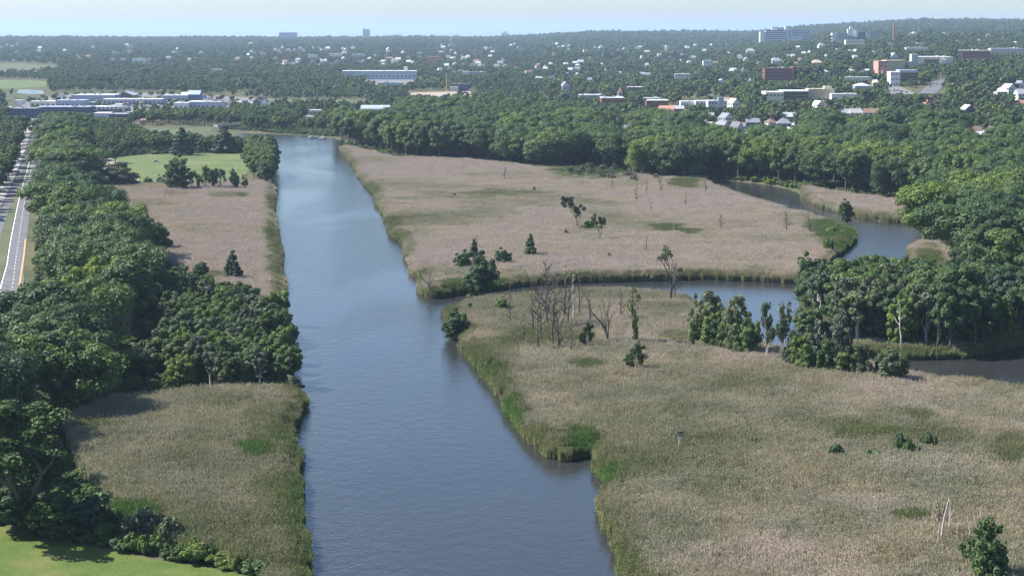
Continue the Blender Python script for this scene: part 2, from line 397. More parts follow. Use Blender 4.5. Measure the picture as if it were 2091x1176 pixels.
sheet('backwater', [(735, 318), (800, 322), (806, 328), (760, 330)], 'river_water', .12, 'narrow backwater at the foot of the forest', 'pond')
sheet('slough', [(380, 284), (440, 282), (452, 288), (390, 291)], 'river_water', .17, 'small slough behind the playing field trees', 'pond')
sheet('yard', [(18, 226), (60, 206), (150, 192), (330, 190), (560, 203), (560, 220), (450, 228), (400, 240), (255, 248), (180, 246), (80, 246), (20, 240)], 'parking', .14, 'paved commercial yards along the far shore road', 'yard')
sheet('shopping_lot', [(690, 158), (850, 158), (850, 176), (770, 176), (700, 170)], 'parking', .16, 'pale parking ground before the long white warehouse', 'parking lot')
sheet('hill_avenue', [(1872, 196), (1888, 180), (1912, 163), (1928, 162), (1925, 178), (1905, 198)], 'asphalt', .35, 'wide grey avenue climbing the hill at right', 'road')
sheet('hill_parking', [(1812, 176), (1840, 179), (1868, 190), (1862, 196), (1820, 194)], 'parking', .35, 'pale parking lot below the hill apartments', 'parking lot')
# ------------------------------------------------------------------ the dual carriageway at left
def strip_obj(name, left, right, mat, z, parent=None):
    V = []; n = len(left)
    for a, b in zip(left, right): V += [(*P0(*a), z), (*P0(*b), z)]
    F = [[2*i, 2*i+1, 2*i+3, 2*i+2] for i in range(n-1)]
    return obj(name, mesh_np(name, V, F, [MAT[mat]]), parent)
rightL = [(-60, 760), (-34, 700), (-14, 640), (0, 580), (12, 541), (19, 494), (30, 440), (41, 391), (54, 350), (64, 312), (71, 285), (76, 262), (80, 244)]
rightR = [(-6, 760), (24, 700), (43, 650), (51, 603), (48, 557), (55, 489), (60, 440), (64, 391), (71, 350), (77, 312), (83, 285), (88, 262), (91, 244)]
leftL = [(-190, 760), (-150, 700), (-110, 640), (-76, 580), (-55, 541), (-32, 494), (-8, 440), (18, 391), (36, 350), (50, 312), (60, 285), (66, 262), (70, 244)]
leftR = [(-120, 760), (-86, 700), (-55, 640), (-35, 580), (-18, 541), (-3, 494), (14, 440), (32, 391), (47, 350), (58, 312), (67, 285), (74, 262), (79, 244)]
rz_ = LAND+.10
o = strip_obj('road', rightL, rightR, 'asphalt', rz_); tag(o, 'grey two-lane carriageway beside the tree belt, nearest the river', 'road', kind='structure')
o = strip_obj('road', leftL, leftR, 'asphalt', rz_+.006); tag(o, 'far carriageway beyond the grass median at the left edge', 'road', kind='structure')
o = strip_obj('median', leftR, rightL, 'meadow', rz_+.10); tag(o, 'worn grass median between the two carriageways', 'median', kind='structure')
verge = [(a-70 if a < 20 else a-16-(b-244)*.09, b) for a, b in leftL]
o = strip_obj('roadside_path', verge, [(a-1, b) for a, b in leftL], 'pavement', LAND+.06); tag(o, 'pale dusty verge along the far carriageway', 'verge', kind='structure')
def offset_line(src, dst, t): return [(a[0]+(b[0]-a[0])*t, a[1]) for a, b in zip(src, dst)]
def paint(name, line, wpx, mat, z):
    V = []; n = len(line)
    pts = [Vector((*P0(*p), z)) for p in line]
    for i, p in enumerate(pts):
        d = (pts[min(i+1, n-1)]-pts[max(i-1, 0)]).normalized(); q = Vector((-d.y, d.x, 0))*wpx
        V += [tuple(p-q), tuple(p+q)]
    return obj(name, mesh_np(name, V, [[2*i, 2*i+1, 2*i+3, 2*i+2] for i in range(n-1)], [MAT[mat]]))
tag(paint('road_marking', offset_line(rightL, rightR, .06), .14, 'line', rz_+.006), 'solid white edge line beside the median', 'road marking', kind='structure')
tag(paint('road_marking', [(4, 690), (13, 657), (30, 610), (40, 580), (45, 545), (49, 520), (52, 489)], .22, 'orange', rz_+.006), 'broad orange line curving along the road', 'road marking', kind='structure')
tag(paint('road_marking', [(25, 690), (35, 657), (45, 630), (49, 606), (47, 585)], .2, 'orange', rz_+.006), 'second orange line hugging the kerb', 'road marking', kind='structure')
tag(paint('road_marking', [(26, 661), (42, 661)], .4, 'line', rz_+.010), 'white stop bar across the lane', 'road marking', kind='structure')
dl = offset_line(rightL, rightR, .52)
def along(line, t):
    pts = [Vector(P0(*p)) for p in line]; L = [0]
    for a, b in zip(pts[:-1], pts[1:]): L.append(L[-1]+(b-a).length)
    t = min(t, L[-1]-1e-3); k = max(i for i in range(len(L)-1) if L[i] <= t)
    a = pts[k].lerp(pts[k+1], (t-L[k])/(L[k+1]-L[k])); return a, (pts[k+1]-pts[k]).normalized()
V = []; Fz = []
for k in range(120):
    a, d = along(dl, 4+k*9.0); b = a+d*3; q = Vector((-d.y, d.x))*.11; n = len(V)
    V += [(*(a-q), rz_+.006), (*(a+q), rz_+.006), (*(b+q), rz_+.006), (*(b-q), rz_+.006)]; Fz.append([n, n+1, n+2, n+3])
tag(obj('lane_dashes', mesh_np('lane_dashes', V, Fz, [MAT['line']])), 'dashed white lane line down the near carriageway', 'road marking', kind='structure')

# ------------------------------------------------------------------ scattering of things nobody could count
PROTO = {}
def proto(name, me):
    o = bpy.data.objects.new(name, me); PROTO[name] = o; return o
def scatter(name, P, rotz, scale, which, protos, tint=None, label='', cat='', lean=None):
    n = len(P)
    me = bpy.data.meshes.new(name); me.vertices.add(n); me.vertices.foreach_set('co', np.asarray(P, np.float32).ravel())
    a = me.attributes.new('rotv', 'FLOAT_VECTOR', 'POINT'); rv = np.zeros((n, 3), np.float32); rv[:, 2] = rotz
    if lean is not None: rv[:, :2] = lean
    a.data.foreach_set('vector', rv.ravel())
    a = me.attributes.new('scl', 'FLOAT_VECTOR', 'POINT'); a.data.foreach_set('vector', np.asarray(scale, np.float32).ravel())
    a = me.attributes.new('which', 'INT', 'POINT'); a.data.foreach_set('value', np.asarray(which, np.int32))
    a = me.attributes.new('tint', 'FLOAT', 'POINT'); a.data.foreach_set('value', np.asarray(tint if tint is not None else np.zeros(n), np.float32))
    o = obj(name, me); tag(o, label, cat, kind='stuff')
    g = bpy.data.node_groups.new(name+'_scatter', 'GeometryNodeTree')
    g.interface.new_socket('Geometry', in_out='INPUT', socket_type='NodeSocketGeometry'); g.interface.new_socket('Geometry', in_out='OUTPUT', socket_type='NodeSocketGeometry')
    gi = g.nodes.new('NodeGroupInput'); go = g.nodes.new('NodeGroupOutput'); jn = g.nodes.new('GeometryNodeJoinGeometry')
    def attr(nm, ty):
        x = g.nodes.new('GeometryNodeInputNamedAttribute'); x.data_type = ty; x.inputs[0].default_value = nm; return x.outputs[0]
    rv_, sc_, wh_ = attr('rotv', 'FLOAT_VECTOR'), attr('scl', 'FLOAT_VECTOR'), attr('which', 'INT')
    er = g.nodes.new('FunctionNodeEulerToRotation'); g.links.new(rv_, er.inputs[0])
    for k, pr in enumerate(protos):
        cpn = g.nodes.new('FunctionNodeCompare'); cpn.data_type = 'INT'; cpn.operation = 'EQUAL'
        g.links.new(wh_, cpn.inputs[2]); cpn.inputs[3].default_value = k
        oi = g.nodes.new('GeometryNodeObjectInfo'); oi.inputs[0].default_value = pr; oi.transform_space = 'ORIGINAL'
        ip = g.nodes.new('GeometryNodeInstanceOnPoints')
        g.links.new(gi.outputs[0], ip.inputs['Points']); g.links.new(cpn.outputs[0], ip.inputs['Selection'])
        g.links.new(oi.outputs['Geometry'], ip.inputs['Instance']); g.links.new(er.outputs[0], ip.inputs['Rotation']); g.links.new(sc_, ip.inputs['Scale'])
        g.links.new(ip.outputs[0], jn.inputs[0])
    g.links.new(jn.outputs[0], go.inputs[0])
    md = o.modifiers.new('scatter', 'NODES'); md.node_group = g
    return o
def jitter_grid(x0, x1, y0, y1, s, seed):
    r = np.random.default_rng(seed)
    gx, gy = np.meshgrid(np.arange(x0, x1, s), np.arange(y0, y1, s)); gx = gx.astype(float); gy = gy.astype(float)
    gx[1::2] += s*.5
    return gx.ravel()+r.uniform(-.42, .42, gx.size)*s, gy.ravel()+r.uniform(-.42, .42, gx.size)*s

# ------------------------------------------------------------------ reed beds
def reed_patch(seed, n=180, w=2.7, plumes=.75):
    r = np.random.default_rng(seed); V = []; F = []; part = []; rnd = []
    def quad(a, b, c, d, p, q):
        k = len(V); V.extend([a, b, c, d]); F.append((k, k+1, k+2, k+3)); part.append(p); rnd.append(q)
    for i in range(n):
        x, y = r.uniform(-w/2, w/2, 2); h = r.normal(2.85, .42); th = r.uniform(0, 6.283); q = r.random()
        lx, ly = r.normal(0, .12, 2)+np.array([.18, -.05])
        top = np.array([x+lx, y+ly, h]); dx, dy = math.cos(th)*.05, math.sin(th)*.05
        quad((x-dx, y-dy, 0), (x+dx, y+dy, 0), (top[0]+dx*.5, top[1]+dy*.5, h), (top[0]-dx*.5, top[1]-dy*.5, h), .1, q)
        for k in range(3):
            t = r.uniform(.5, .95); a = r.uniform(0, 6.283); ln = r.uniform(.4, .75)
            b0 = np.array([x+lx*t, y+ly*t, h*t]); e = b0+np.array([math.cos(a)*ln, math.sin(a)*ln, r.uniform(-.05, .4)])
            m = (b0+e)/2+np.array([0, 0, .12]); s = np.array([-math.sin(a), math.cos(a), 0])*.045
            quad(tuple(b0), tuple(m-s), tuple(e), tuple(m+s), .0, r.random())
        if r.random() < plumes:
            a = r.uniform(0, 6.283); s = np.array([math.cos(a), math.sin(a), 0])*r.uniform(.06, .10); e = top+np.array([r.normal(.1, .08), r.normal(0, .08), r.uniform(.32, .5)])
            m = top*.55+e*.45; quad(tuple(top-[0, 0, .05]), tuple(m-s), tuple(e), tuple(m+s), 1.0, r.random())
            s2 = np.array([-s[1], s[0], 0]); quad(tuple(top-[0, 0, .05]), tuple(m-s2), tuple(e), tuple(m+s2), 1.0, r.random())
    return mesh_np('reed_patch', V, np.array(F), [MAT['reed']], {'part': part, 'rnd': rnd})
REEDS = [proto('reed_patch_%d' % k, reed_patch(100+k)) for k in range(6)]
GREEN = [(515, 922, 46, 22, .75), (550, 880, 60, 50, .18), (280, 1046, 60, 16, .8), (560, 1010, 60, 40, .15), (1760, 880, 90, 26, .34), (1900, 895, 130, 22, .28), (1880, 855, 40, 14, .45), (2060, 920, 60, 30, .35), (1350, 640, 60, 14, .2), (1400, 690, 60, 14, .45), (1130, 690, 130, 22, .3), (1690, 470, 55, 18, .8), (1710, 490, 40, 25, .6), (1362, 468, 40, 8, .75), (1410, 476, 25, 6, .7), (1205, 470, 30, 6, .7),
    (1230, 340, 120, 28, .75), (1400, 375, 40, 14, .6), (460, 402, 45, 7, .5), (500, 402, 15, 4, .5), (360, 398, 40, 6, .4), (430, 565, 50, 10, .6), (548, 450, 10, 90, .45), (560, 540, 14, 60, .45), (900, 400, 60, 8, .25), (900, 455, 200, 14, .22), (1060, 410, 140, 20, .22), (1000, 440, 80, 12, .25), (1200, 752, 40, 10, .6), (960, 580, 70, 16, .6), (1860, 1058, 40, 12, .6), (1560, 780, 120, 22, .14), (1330, 880, 170, 60, .10), (1420, 940, 160, 40, .12), (1280, 950, 60, 40, .16), (1470, 1090, 140, 40, .12), (1700, 1080, 150, 40, .10), (1050, 850, 25, 40, .6), (1180, 900, 40, 18, .6), (1000, 730, 60, 40, .25), (1060, 560, 500, 14, .25), (1250, 970, 30, 25, .35), (1900, 530, 30, 30, .7), (200, 870, 60, 12, .3)]
REED_PX = []
def reed_bed(name, poly, label, spacing, base, seed, hs=1.0):
    REED_PX.append(poly)
    W = [P0(*p) for p in poly]; xs = [p[0] for p in W]; ys = [p[1] for p in W]
    x, y = jitter_grid(min(xs), max(xs), min(ys), max(ys), spacing, seed)
    k = inpoly(x, y, W); x, y = x[k], y[k]; sz = np.ones(len(x))
    x2, y2 = jitter_grid(min(xs), max(xs), min(ys), max(ys), .95, seed+70); k = inpoly(x2, y2, W); x2, y2 = x2[k], y2[k]
    k = shore_sd(x2, y2) < 3.2; x2, y2 = x2[k], y2[k]; x = np.concatenate([x, x2]); y = np.concatenate([y, y2]); sz = np.concatenate([sz, np.full(len(x2), .55)])
    s = shore_sd(x, y); k = s > .15+.8*fbm(x/3, y/3, 1); x, y, s, sz = x[k], y[k], s[k], sz[k]
    px, py, de = proj(x, y, LAND+2.2)
    k = (px > -350) & (px < 2450) & (py < 1500); x, y, s, px, py, de, sz = [a[k] for a in (x, y, s, px, py, de, sz)]
    n = len(x); r = np.random.default_rng(seed)
    ti = base+(.75 if base < .2 else .62)*(fbm(x/42, y/55, 3)-.5)+.28*(fbm(x/9+50, y/12, 2)-.5)
    ti = ti+.40*(1-sstep(.5, 5.0, s+7*(fbm(x/13, y/13, 3)-.5)))
    for gx, gy, rx, ry, am in GREEN:
        d = np.hypot((px-gx)/rx, (py-gy)/ry)+(fbm(x/6+9, y/6, 2)-.5)*.7
        ti = ti+am*(1-sstep(.55, 1.15, d))
    z = (.74+.50*fbm(x/12, y/9, 3))*hs*(1-.42*(1-sstep(.3, 4.0, s)))
    sc = np.stack([sz*spacing/1.75, sz*spacing/1.75, z*np.where(sz < 1, .8+.35*r.random(n), 1.0)*(.975+.05*r.random(n))], -1)
    P = np.stack([x, y, np.full(n, LAND-.25)], -1)
    return scatter(name, P, r.uniform(0, 6.28, n), sc, r.integers(0, 6, n), REEDS, ti, label, 'reeds', lean=r.normal(0, .015, (n, 2)))
reed_bed('reed_bed', [(880, 590), (1420, 575), (1445, 660), (1560, 722), (1700, 745), (1900, 752), (2450, 810), (2700, 1500), (1200, 1500), (1000, 1100), (880, 700)], 'broad tan and green reed marsh filling the near right', 1.75, .31, 11)
reed_bed('reed_bed', [(685, 300), (720, 308), (800, 328), (960, 334), (1100, 350), (1230, 352), (1340, 372), (1440, 372), (1500, 398), (1770, 460), (1770, 520), (1700, 590), (870, 618), (690, 345)], 'pinkish reed island between the river bend and the forest', 2.0, .10, 12)
reed_bed('reed_bed', [(1640, 390), (1700, 402), (1850, 420), (1905, 445), (1890, 462), (1640, 445)], 'narrow pale reed bank below the forest across the inlet', 1.9, .05, 13)
reed_bed('reed_bed', [(1845, 500), (1935, 512), (1960, 575), (1860, 600)], 'small reed point at the foot of the right-hand forest', 1.9, .12, 14)
reed_bed('reed_bed', [(212, 394), (300, 386), (558, 380), (595, 500), (595, 610), (530, 630), (450, 590), (330, 535), (280, 492), (235, 440)], 'tan reed field between the tree belt and the river', 1.9, .05, 15)
reed_bed('reed_bed', [(140, 875), (235, 832), (480, 808), (640, 808), (660, 1350), (560, 1350), (540, 1176), (420, 1142), (310, 1110), (240, 1070), (190, 1010), (155, 940)], 'green-flecked reed field on the near left bank', 1.7, .46, 16)
reed_bed('reed_bed', [(1625, 600), (1690, 598), (1860, 590), (2110, 650), (2110, 705), (2000, 730), (1900, 740), (1700, 715), (1640, 680)], 'dark green reed fringe round the wooded peninsula', 2.2, .42, 17, .75)

# ------------------------------------------------------------------ trees: prototypes
def leaf_cloud(C, Rr, n_each, size, r, squash=.8, out=.72, droop=0.0):
    """rhombic leaf sprays on the outside of foliage clumps: C centres, Rr radii"""
    C = np.asarray(C, float); m = len(C); idx = np.repeat(np.arange(m), n_each); n = len(idx)
    d = r.normal(size=(n, 3)); d[:, 2] = d[:, 2]*.9+.25; d /= np.linalg.norm(d, axis=1)[:, None]
    rad = np.asarray(Rr)[idx]*(.62+.45*r.random(n)**.6)
    P = C[idx]+d*rad[:, None]*np.array([1, 1, squash])
    nrm = d*out+r.normal(size=(n, 3))*(1-out)*.9; nrm[:, 2] += .25; nrm /= np.linalg.norm(nrm, axis=1)[:, None]
    a = r.normal(size=(n, 3)); u = np.cross(nrm, a); u /= np.linalg.norm(u, axis=1)[:, None]; v = np.cross(nrm, u)
    s = size*(.6+.8*r.random(n))[:, None]
    bend = nrm*s*.18
    V = np.stack([P-u*s, P-v*s*.62+bend, P+u*s, P+v*s*.62+bend], 1).reshape(-1, 3)
    V[:, 2] -= droop*np.abs(V[:, 2]*0)
    F = np.arange(n*4).reshape(n, 4)
    return V, F, r.random(n)*.75+.25*np.repeat(r.random(m), n_each)
def limb(mb, a, b, r0, r1, rr, k=3, n=5, wob=.12):
    a = np.array(a, float); b = np.array(b, float); L = np.linalg.norm(b-a); pts = []; rad = []
    for i in range(k+1):
        t = i/k; p = a+(b-a)*t
        if 0 < i < k: p = p+rr.normal(size=3)*L*wob*.5
        pts.append(tuple(p)); rad.append(r0+(r1-r0)*t)
    mb.tube(pts, rad, n); return pts
def broadleaf(seed, h, rad, low=.22, clumps=46, per=110, size=.55, lumps=5, leaf='leaf_broad', gap=.0, bark='bark'):
    """crown of many foliage clumps over a few big lobes, trunk with limbs reaching into it"""
    r = np.random.default_rng(seed); zc = h*(low+1)/2+h*.04; hz = h*(1-low)/2
    L = []; n_l = lumps
    for i in range(n_l):
        a = i*2*math.pi/n_l+r.normal(0, .35); e = r.uniform(.25, .55)
        L.append((math.cos(a)*rad*e, math.sin(a)*rad*e, zc+hz*r.uniform(-.35, .35), rad*r.uniform(.5, .68)))
    L.append((r.normal(0, .1)*rad, r.normal(0, .1)*rad, zc+hz*.38, rad*.62))
    C = []; Rr = []
    while len(C) < clumps:
        l = L[r.integers(len(L))]; d = r.normal(size=3); d[2] = d[2]*.9+.22; d /= np.linalg.norm(d)
        p = np.array(l[:3])+d*l[3]*np.array([1, 1, hz/rad*.95])*r.uniform(.72, 1.0)
        if p[2] < h*low*.8 or p[2] > h*.97: continue
        C.append(p); Rr.append(rad*r.uniform(.17, .29))
    V, F, q = leaf_cloud(C, Rr, per, size, r)
    if gap > 0:
        keep = r.random(len(F)) > gap
        F = F[keep]; q = q[keep]
    crown = mesh_np('crown', V, F, [MAT[leaf]], {'rnd': q})
    mb = MB(); tr = h*.019+.08
    mb.tube([(0, 0, -.6), (0, 0, h*.1), (r.normal(0, .15), r.normal(0, .15), h*.3), (r.normal(0, .3), r.normal(0, .3), zc), (0, 0, h*.86)], [tr*1.35, tr, tr*.8, tr*.5, tr*.12], 7)
    for l in L: limb(mb, (0, 0, h*r.uniform(.18, .38)), (l[0], l[1], l[2]), tr*.5, tr*.12, r, 3, 5)
    for c in C[::3]: limb(mb, (c[0]*.35, c[1]*.35, c[2]-rad*.3), c, tr*.14, .02, r, 2, 4)
    return dict(crown=crown, trunk=mb.mesh('trunk', MAT[bark]), h=h, rad=rad)
def conifer(seed, h, rad, leaf='leaf_conifer', per=60, tiers=13, size=.5):
    r = np.random.default_rng(seed); C = []; Rr = []; mb = MB(); tr = h*.018+.06
    mb.tube([(0, 0, -.6), (0, 0, h*.5), (0, 0, h*.97)], [tr*1.2, tr*.7, .03], 7)
    for t in range(tiers):
        f = t/(tiers-1); z = h*(.10+.86*f); rr_ = rad*(1-f)**.75*(1.0 if f > .08 else .85)+.25
        k = max(3, int(7*(1-f)+3))
        for i in range(k):
            a = r.uniform(0, 6.283); e = rr_*r.uniform(.55, 1.0)
            c = (math.cos(a)*e, math.sin(a)*e, z+r.normal(0, .25)-e*.10); C.append(c); Rr.append(max(.5, rad*.27*(1-.5*f)))
            limb(mb, (0, 0, z), c, tr*.2, .02, r, 2, 4, .05)
    V, F, q = leaf_cloud(C, Rr, per, size, r, .7)
    return dict(crown=mesh_np('crown', V, F, [MAT[leaf]], {'rnd': q}), trunk=mb.mesh('trunk', MAT['bark']), h=h, rad=rad)
def branching(seed, h, spread, leaf=None, per=26, size=.45, bark='bark_grey', forks=4, levels=3, trunk_f=.35, leaf_p=1.0, lean=0.0, crs=1.0, vine=False):
    """open-grown or dead tree: forking trunk and branches; leaf sprays at the twig ends if leaf is given"""
    r = np.random.default_rng(seed); mb = MB(); C = []; tr = h*(.017 if leaf else .013)+.05
    def grow(p, d, L, rad_, lev):
        p = np.array(p, float); d = d/np.linalg.norm(d); k = 3; pts = [tuple(p)]; q = p
        for i in range(k):
            d = d+r.normal(0, .13, 3)+np.array([0, 0, .05]); d /= np.linalg.norm(d); q = q+d*L/k; pts.append(tuple(q))
        mb.tube(pts, [rad_*(1-.62*i/k) for i in range(k+1)], 6 if lev == 0 else (5 if lev == 1 else 3))
        if lev >= levels: C.append(q); C.append((np.array(pts[2]))); return
        nf = forks if lev == 0 else r.integers(2, 4)
        for i in range(nf):
            a = r.uniform(0, 6.283) if lev else i*6.283/nf+r.normal(0, .4); t = r.uniform(.55, 1) if i else 1.0
            b = np.array(pts[-1]) if t > .9 else np.array(pts[2])*.6+np.array(pts[1])*.4
            side = np.array([math.cos(a), math.sin(a), 0.0]); dd = d*.9+side*spread*(1.0 if lev else .85)*r.uniform(.6, 1.2)+np.array([0, 0, .15])
            grow(b, dd, L*r.uniform(.55, .8)*(1.15 if lev == 0 else 1), rad_*.52, lev+1)
    grow((0, 0, -.5), np.array([lean, 0, 1.0]), h*trunk_f, tr*1.25, 0)
    V = np.array(mb.v); zmax = V[:, 2].max(); sc = h/zmax
    mb.v = [tuple(v) for v in (V*np.array([sc**.5, sc**.5, sc]))]; C = [np.array(c)*np.array([sc**.5, sc**.5, sc]) for c in C]
    d = dict(trunk=mb.mesh('trunk', MAT[bark]), h=h, rad=h*.3, crown=None)
    if leaf:
        C = [c for c in C if r.random() < leaf_p]
        Rr = [crs*r.uniform(.7, 1.25) for c in C]
        if vine:
            for z in np.linspace(.4, h*.5, 9): C.append(np.array([r.normal(0, .3), r.normal(0, .3), z])); Rr.append(.75)
        V, F, q = leaf_cloud(C, Rr, per, size, r, .8, .4)
        d['crown'] = mesh_np('crown', V, F, [MAT[leaf]], {'rnd': q})
    return d
def bush(seed, h, rad, leaf='leaf_shrub', clumps=26, per=70, size=.24):
    r = np.random.default_rng(seed); C = []; Rr = []; mb = MB()
    for i in range(clumps):
        a = r.uniform(0, 6.283); e = rad*math.sqrt(r.random())*.75; z = h*r.uniform(.25, .75)*(1-.35*(e/rad)**2)
        C.append((math.cos(a)*e, math.sin(a)*e, z)); Rr.append(min(rad, h)*r.uniform(.2, .34))
        limb(mb, (r.normal(0, .15), r.normal(0, .15), -.4), C[-1], .05, .015, r, 2, 4)
    V, F, q = leaf_cloud(C, Rr, per, size, r)
    return dict(crown=mesh_np('foliage', V, F, [MAT[leaf]], {'rnd': q}), trunk=mb.mesh('stem', MAT['bark']), h=h, rad=rad)

BROAD = [broadleaf(200+k, 20, 6.3, low=[.16, .24, .12, .2, .28, .18][k], clumps=56, per=210, size=.36, lumps=[5, 4, 6, 5, 4, 6][k]) for k in range(6)]
GRAND = [broadleaf(210+k, 21, 10.2, low=.10, clumps=130, per=170, size=.38, lumps=[7, 8, 6][k], leaf='leaf_broad') for k in range(3)]
ROUND = [broadleaf(220+k, 13, 5.2, low=.14, clumps=40, per=150, size=.36, leaf=['leaf_broad', 'leaf_light', 'leaf_broad', 'leaf_shrub'][k]) for k in range(4)]
COLM = [broadleaf(250+k, 12, 3.9, low=-.14, clumps=120, per=95, size=.28, lumps=7, leaf=['leaf_broad', 'leaf_grey', 'leaf_shrub'][k]) for k in range(3)]
THIN = [broadleaf(240+k, 14, 3.9, low=.22, clumps=26, per=110, size=.34, leaf='leaf_grey', gap=.15, bark='bark_pale', lumps=4) for k in range(3)]
CONI = [conifer(260+k, 14, [3.6, 4.6, 3.0][k], per=[60, 66, 50][k]) for k in range(3)]
OPEN = [branching(270+k, 13, .55, leaf='leaf_grey' if k != 1 else 'leaf_broad', per=26, size=.42, bark='bark_pale', leaf_p=.85, crs=1.0) for k in range(3)]
def snag(seed, h, limbs=12, reach=.26, bark='bark_grey', lean=.03, start=.3):
    """dead tree: one leader tapering to a tip, side limbs rising from it, twigs on the limbs"""
    r = np.random.default_rng(seed); mb = MB(); tr = h*.012+.05; ax = [np.array([0, 0, -.5])]
    for i in range(6):
        t = (i+1)/6; ax.append(np.array([lean*h*t+r.normal(0, .012)*h, r.normal(0, .012)*h, h*t]))
    mb.tube([tuple(p) for p in ax], [tr*1.3, tr, tr*.85, tr*.7, tr*.5, tr*.32, .03], 6)
    for k in range(limbs):
        f = start+(1-start)*.92*(k+r.random())/limbs; i = min(5, int(f*6)); p = ax[i]+(ax[i+1]-ax[i])*(f*6-i)
        a = r.uniform(0, 6.283); L = h*reach*(1.15-f)*r.uniform(.6, 1.25)+.3; d = np.array([math.cos(a)*.75, math.sin(a)*.75, r.uniform(.35, .95)])
        q = p+d*L*.55+r.normal(0, .05, 3)*L; e = q+(d+np.array([0, 0, .35]))*L*.5
        rr_ = tr*(.5-.28*f); mb.tube([tuple(p), tuple(q), tuple(e)], [rr_+.03, rr_*.7+.025, .02], 4)
        for j in range(r.integers(1, 4)):
            b0 = p+(q-p)*r.uniform(.4, 1); dd = d+r.normal(0, .5, 3); mb.tube([tuple(b0), tuple(b0+dd*L*.4)], [rr_*.4+.025, .018], 3)
    return dict(trunk=mb.mesh('trunk', MAT[bark]), crown=None, h=h, rad=h*.25)
SNAG = [snag(280, 11, 14, .28), branching(281, 11, .45, levels=3, forks=4, trunk_f=.34, bark='bark_grey'), snag(282, 11, 8, .2, 'bark_pale', .10, .45), snag(283, 11, 16, .36, 'bark_grey', -.03, .35), snag(284, 11, 10, .18, 'bark_grey', .02, .2)]
BUSH = [bush(300+k, 3.2, 2.4, leaf=['leaf_shrub', 'leaf_light', 'leaf_broad', 'leaf_grey'][k]) for k in range(4)]

# ------------------------------------------------------------------ trees: where they stand
def put_tree(pr, name, x, y, z, s, sxy, rz, label, group=None, crown_name='crown', cat='tree', trunk_name='trunk'):
    e = empty(name, (x, y, z), rz); e.scale = (sxy, sxy, s)
    obj(trunk_name, pr['trunk'], e)
    if pr['crown']: obj(crown_name, pr['crown'], e)
    tag(e, label, cat, group); return e
def foot(px, py):
    """ground point of something whose lower end the photo shows at px, py: in reed beds that end is the reed tops"""
    if any(inpoly(np.array([px]), np.array([py]), p)[0] for p in REED_PX[:6]):
        up_ = 2.9; x, y = P0(px, py, LAND+up_); return x, y, LAND, up_
    return (*G(px, py), 0.0)
def at(pr, px, py, hpx, label, name='broadleaf_tree', group=None, wide=None, rz=None, cat='tree', wf=1.0, reed=True, **kw):
    """a tree whose foot is at a pixel and whose top reaches hpx pixels above it"""
    x, y, z, up_ = foot(px, py) if reed else (*G(px, py), 0.0); _, _, de = proj(x, y, z); dep = math.atan2(H-z, y)
    hm = hpx*de/F_PX/math.cos(dep*.9)+up_
    s = hm/pr['h']; sxy = s*wf if wide is None else (wide*de/F_PX/2)/pr['rad']
    return put_tree(pr, name, x, y, z, s, sxy, random.Random(int(px*7+py)).uniform(0, 6.28) if rz is None else rz, label, group, cat=cat, **kw)

CAND = []      # x, y, z, h, kind index list, zone
def zone(poly, spacing, hr, pool, label, group, seed, maxd=None, prob=1.0, hgrad=None):
    W = [G(*p)[:2] for p in poly]; xs = [p[0] for p in W]; ys = [p[1] for p in W]
    x, y = jitter_grid(min(xs), max(xs), min(ys), max(ys), spacing, seed)
    k = inpoly(x, y, W); x, y = x[k], y[k]
    k = (shore_sd(x, y) > 1.5) if len(x) else k[:0]; x, y = x[k], y[k]
    r = np.random.default_rng(seed); k = r.random(len(x)) < prob; x, y = x[k], y[k]
    z = T(x, y); h = hr[0]+(hr[1]-hr[0])*(.35*r.random(len(x))+.65*fbm(x/26+seed, y/26, 2))
    if hgrad is not None: h = h*hgrad(x, y)
    for i in range(len(x)): CAND.append([x[i], y[i], z[i], h[i], pool[r.integers(len(pool))], (label, group), r.uniform(0, 6.28), r.uniform(.88, 1.12)])
POOL_B = [('B', i) for i in range(6)]; POOL_R = [('R', i) for i in range(4)]; POOL_T = [('T', i) for i in range(3)]
PR = {'K': COLM, 'G': GRAND, 'B': BROAD, 'R': ROUND, 'T': THIN, 'C': CONI, 'O': OPEN}
zone([(98, 262), (135, 262), (160, 302), (172, 350), (178, 395), (192, 440), (222, 490), (268, 560), (300, 640), (300, 720), (235, 800), (200, 835), (110, 872), (40, 930), (-30, 1000), (-250, 1000), (-200, 880), (0, 862), (84, 810), (130, 730), (140, 650), (130, 560), (116, 480), (106, 400), (100, 330)], 12.5, (15, 25), [('G', 0), ('G', 1), ('G', 2), ('G', 0), ('G', 1), ('B', 0), ('B', 3), ('R', 1)], 'tall dense broadleaf tree in the belt between the road and the marsh', 'trees of the roadside belt', 31)
zone([(320, 585), (430, 628), (520, 652), (592, 668), (608, 730), (604, 798), (480, 806), (320, 812), (330, 720), (345, 650)], 7.2, (7.5, 14), POOL_R+POOL_T+[('K', 0), ('K', 1), ('K', 2), ('K', 2)], 'green thicket tree on the left bank above the near reeds', 'thicket trees on the left bank', 32)
zone([(-420, 300), (-620, 520), (-160, 490), (-20, 432), (22, 372), (36, 330), (50, 285), (58, 258), (40, 246), (-60, 246)], 10.5, (12, 17), POOL_B, 'dark roadside tree at the left edge beyond the carriageways', 'trees left of the road', 33)
zone([(100, 248), (240, 250), (300, 292), (420, 302), (545, 305), (540, 313), (420, 313), (300, 314), (240, 318), (205, 325), (150, 280)], 9, (7, 13), POOL_R+POOL_B[:2], 'rounded tree in the scrub behind the playing field', 'scrub trees behind the playing field', 34, prob=.95)
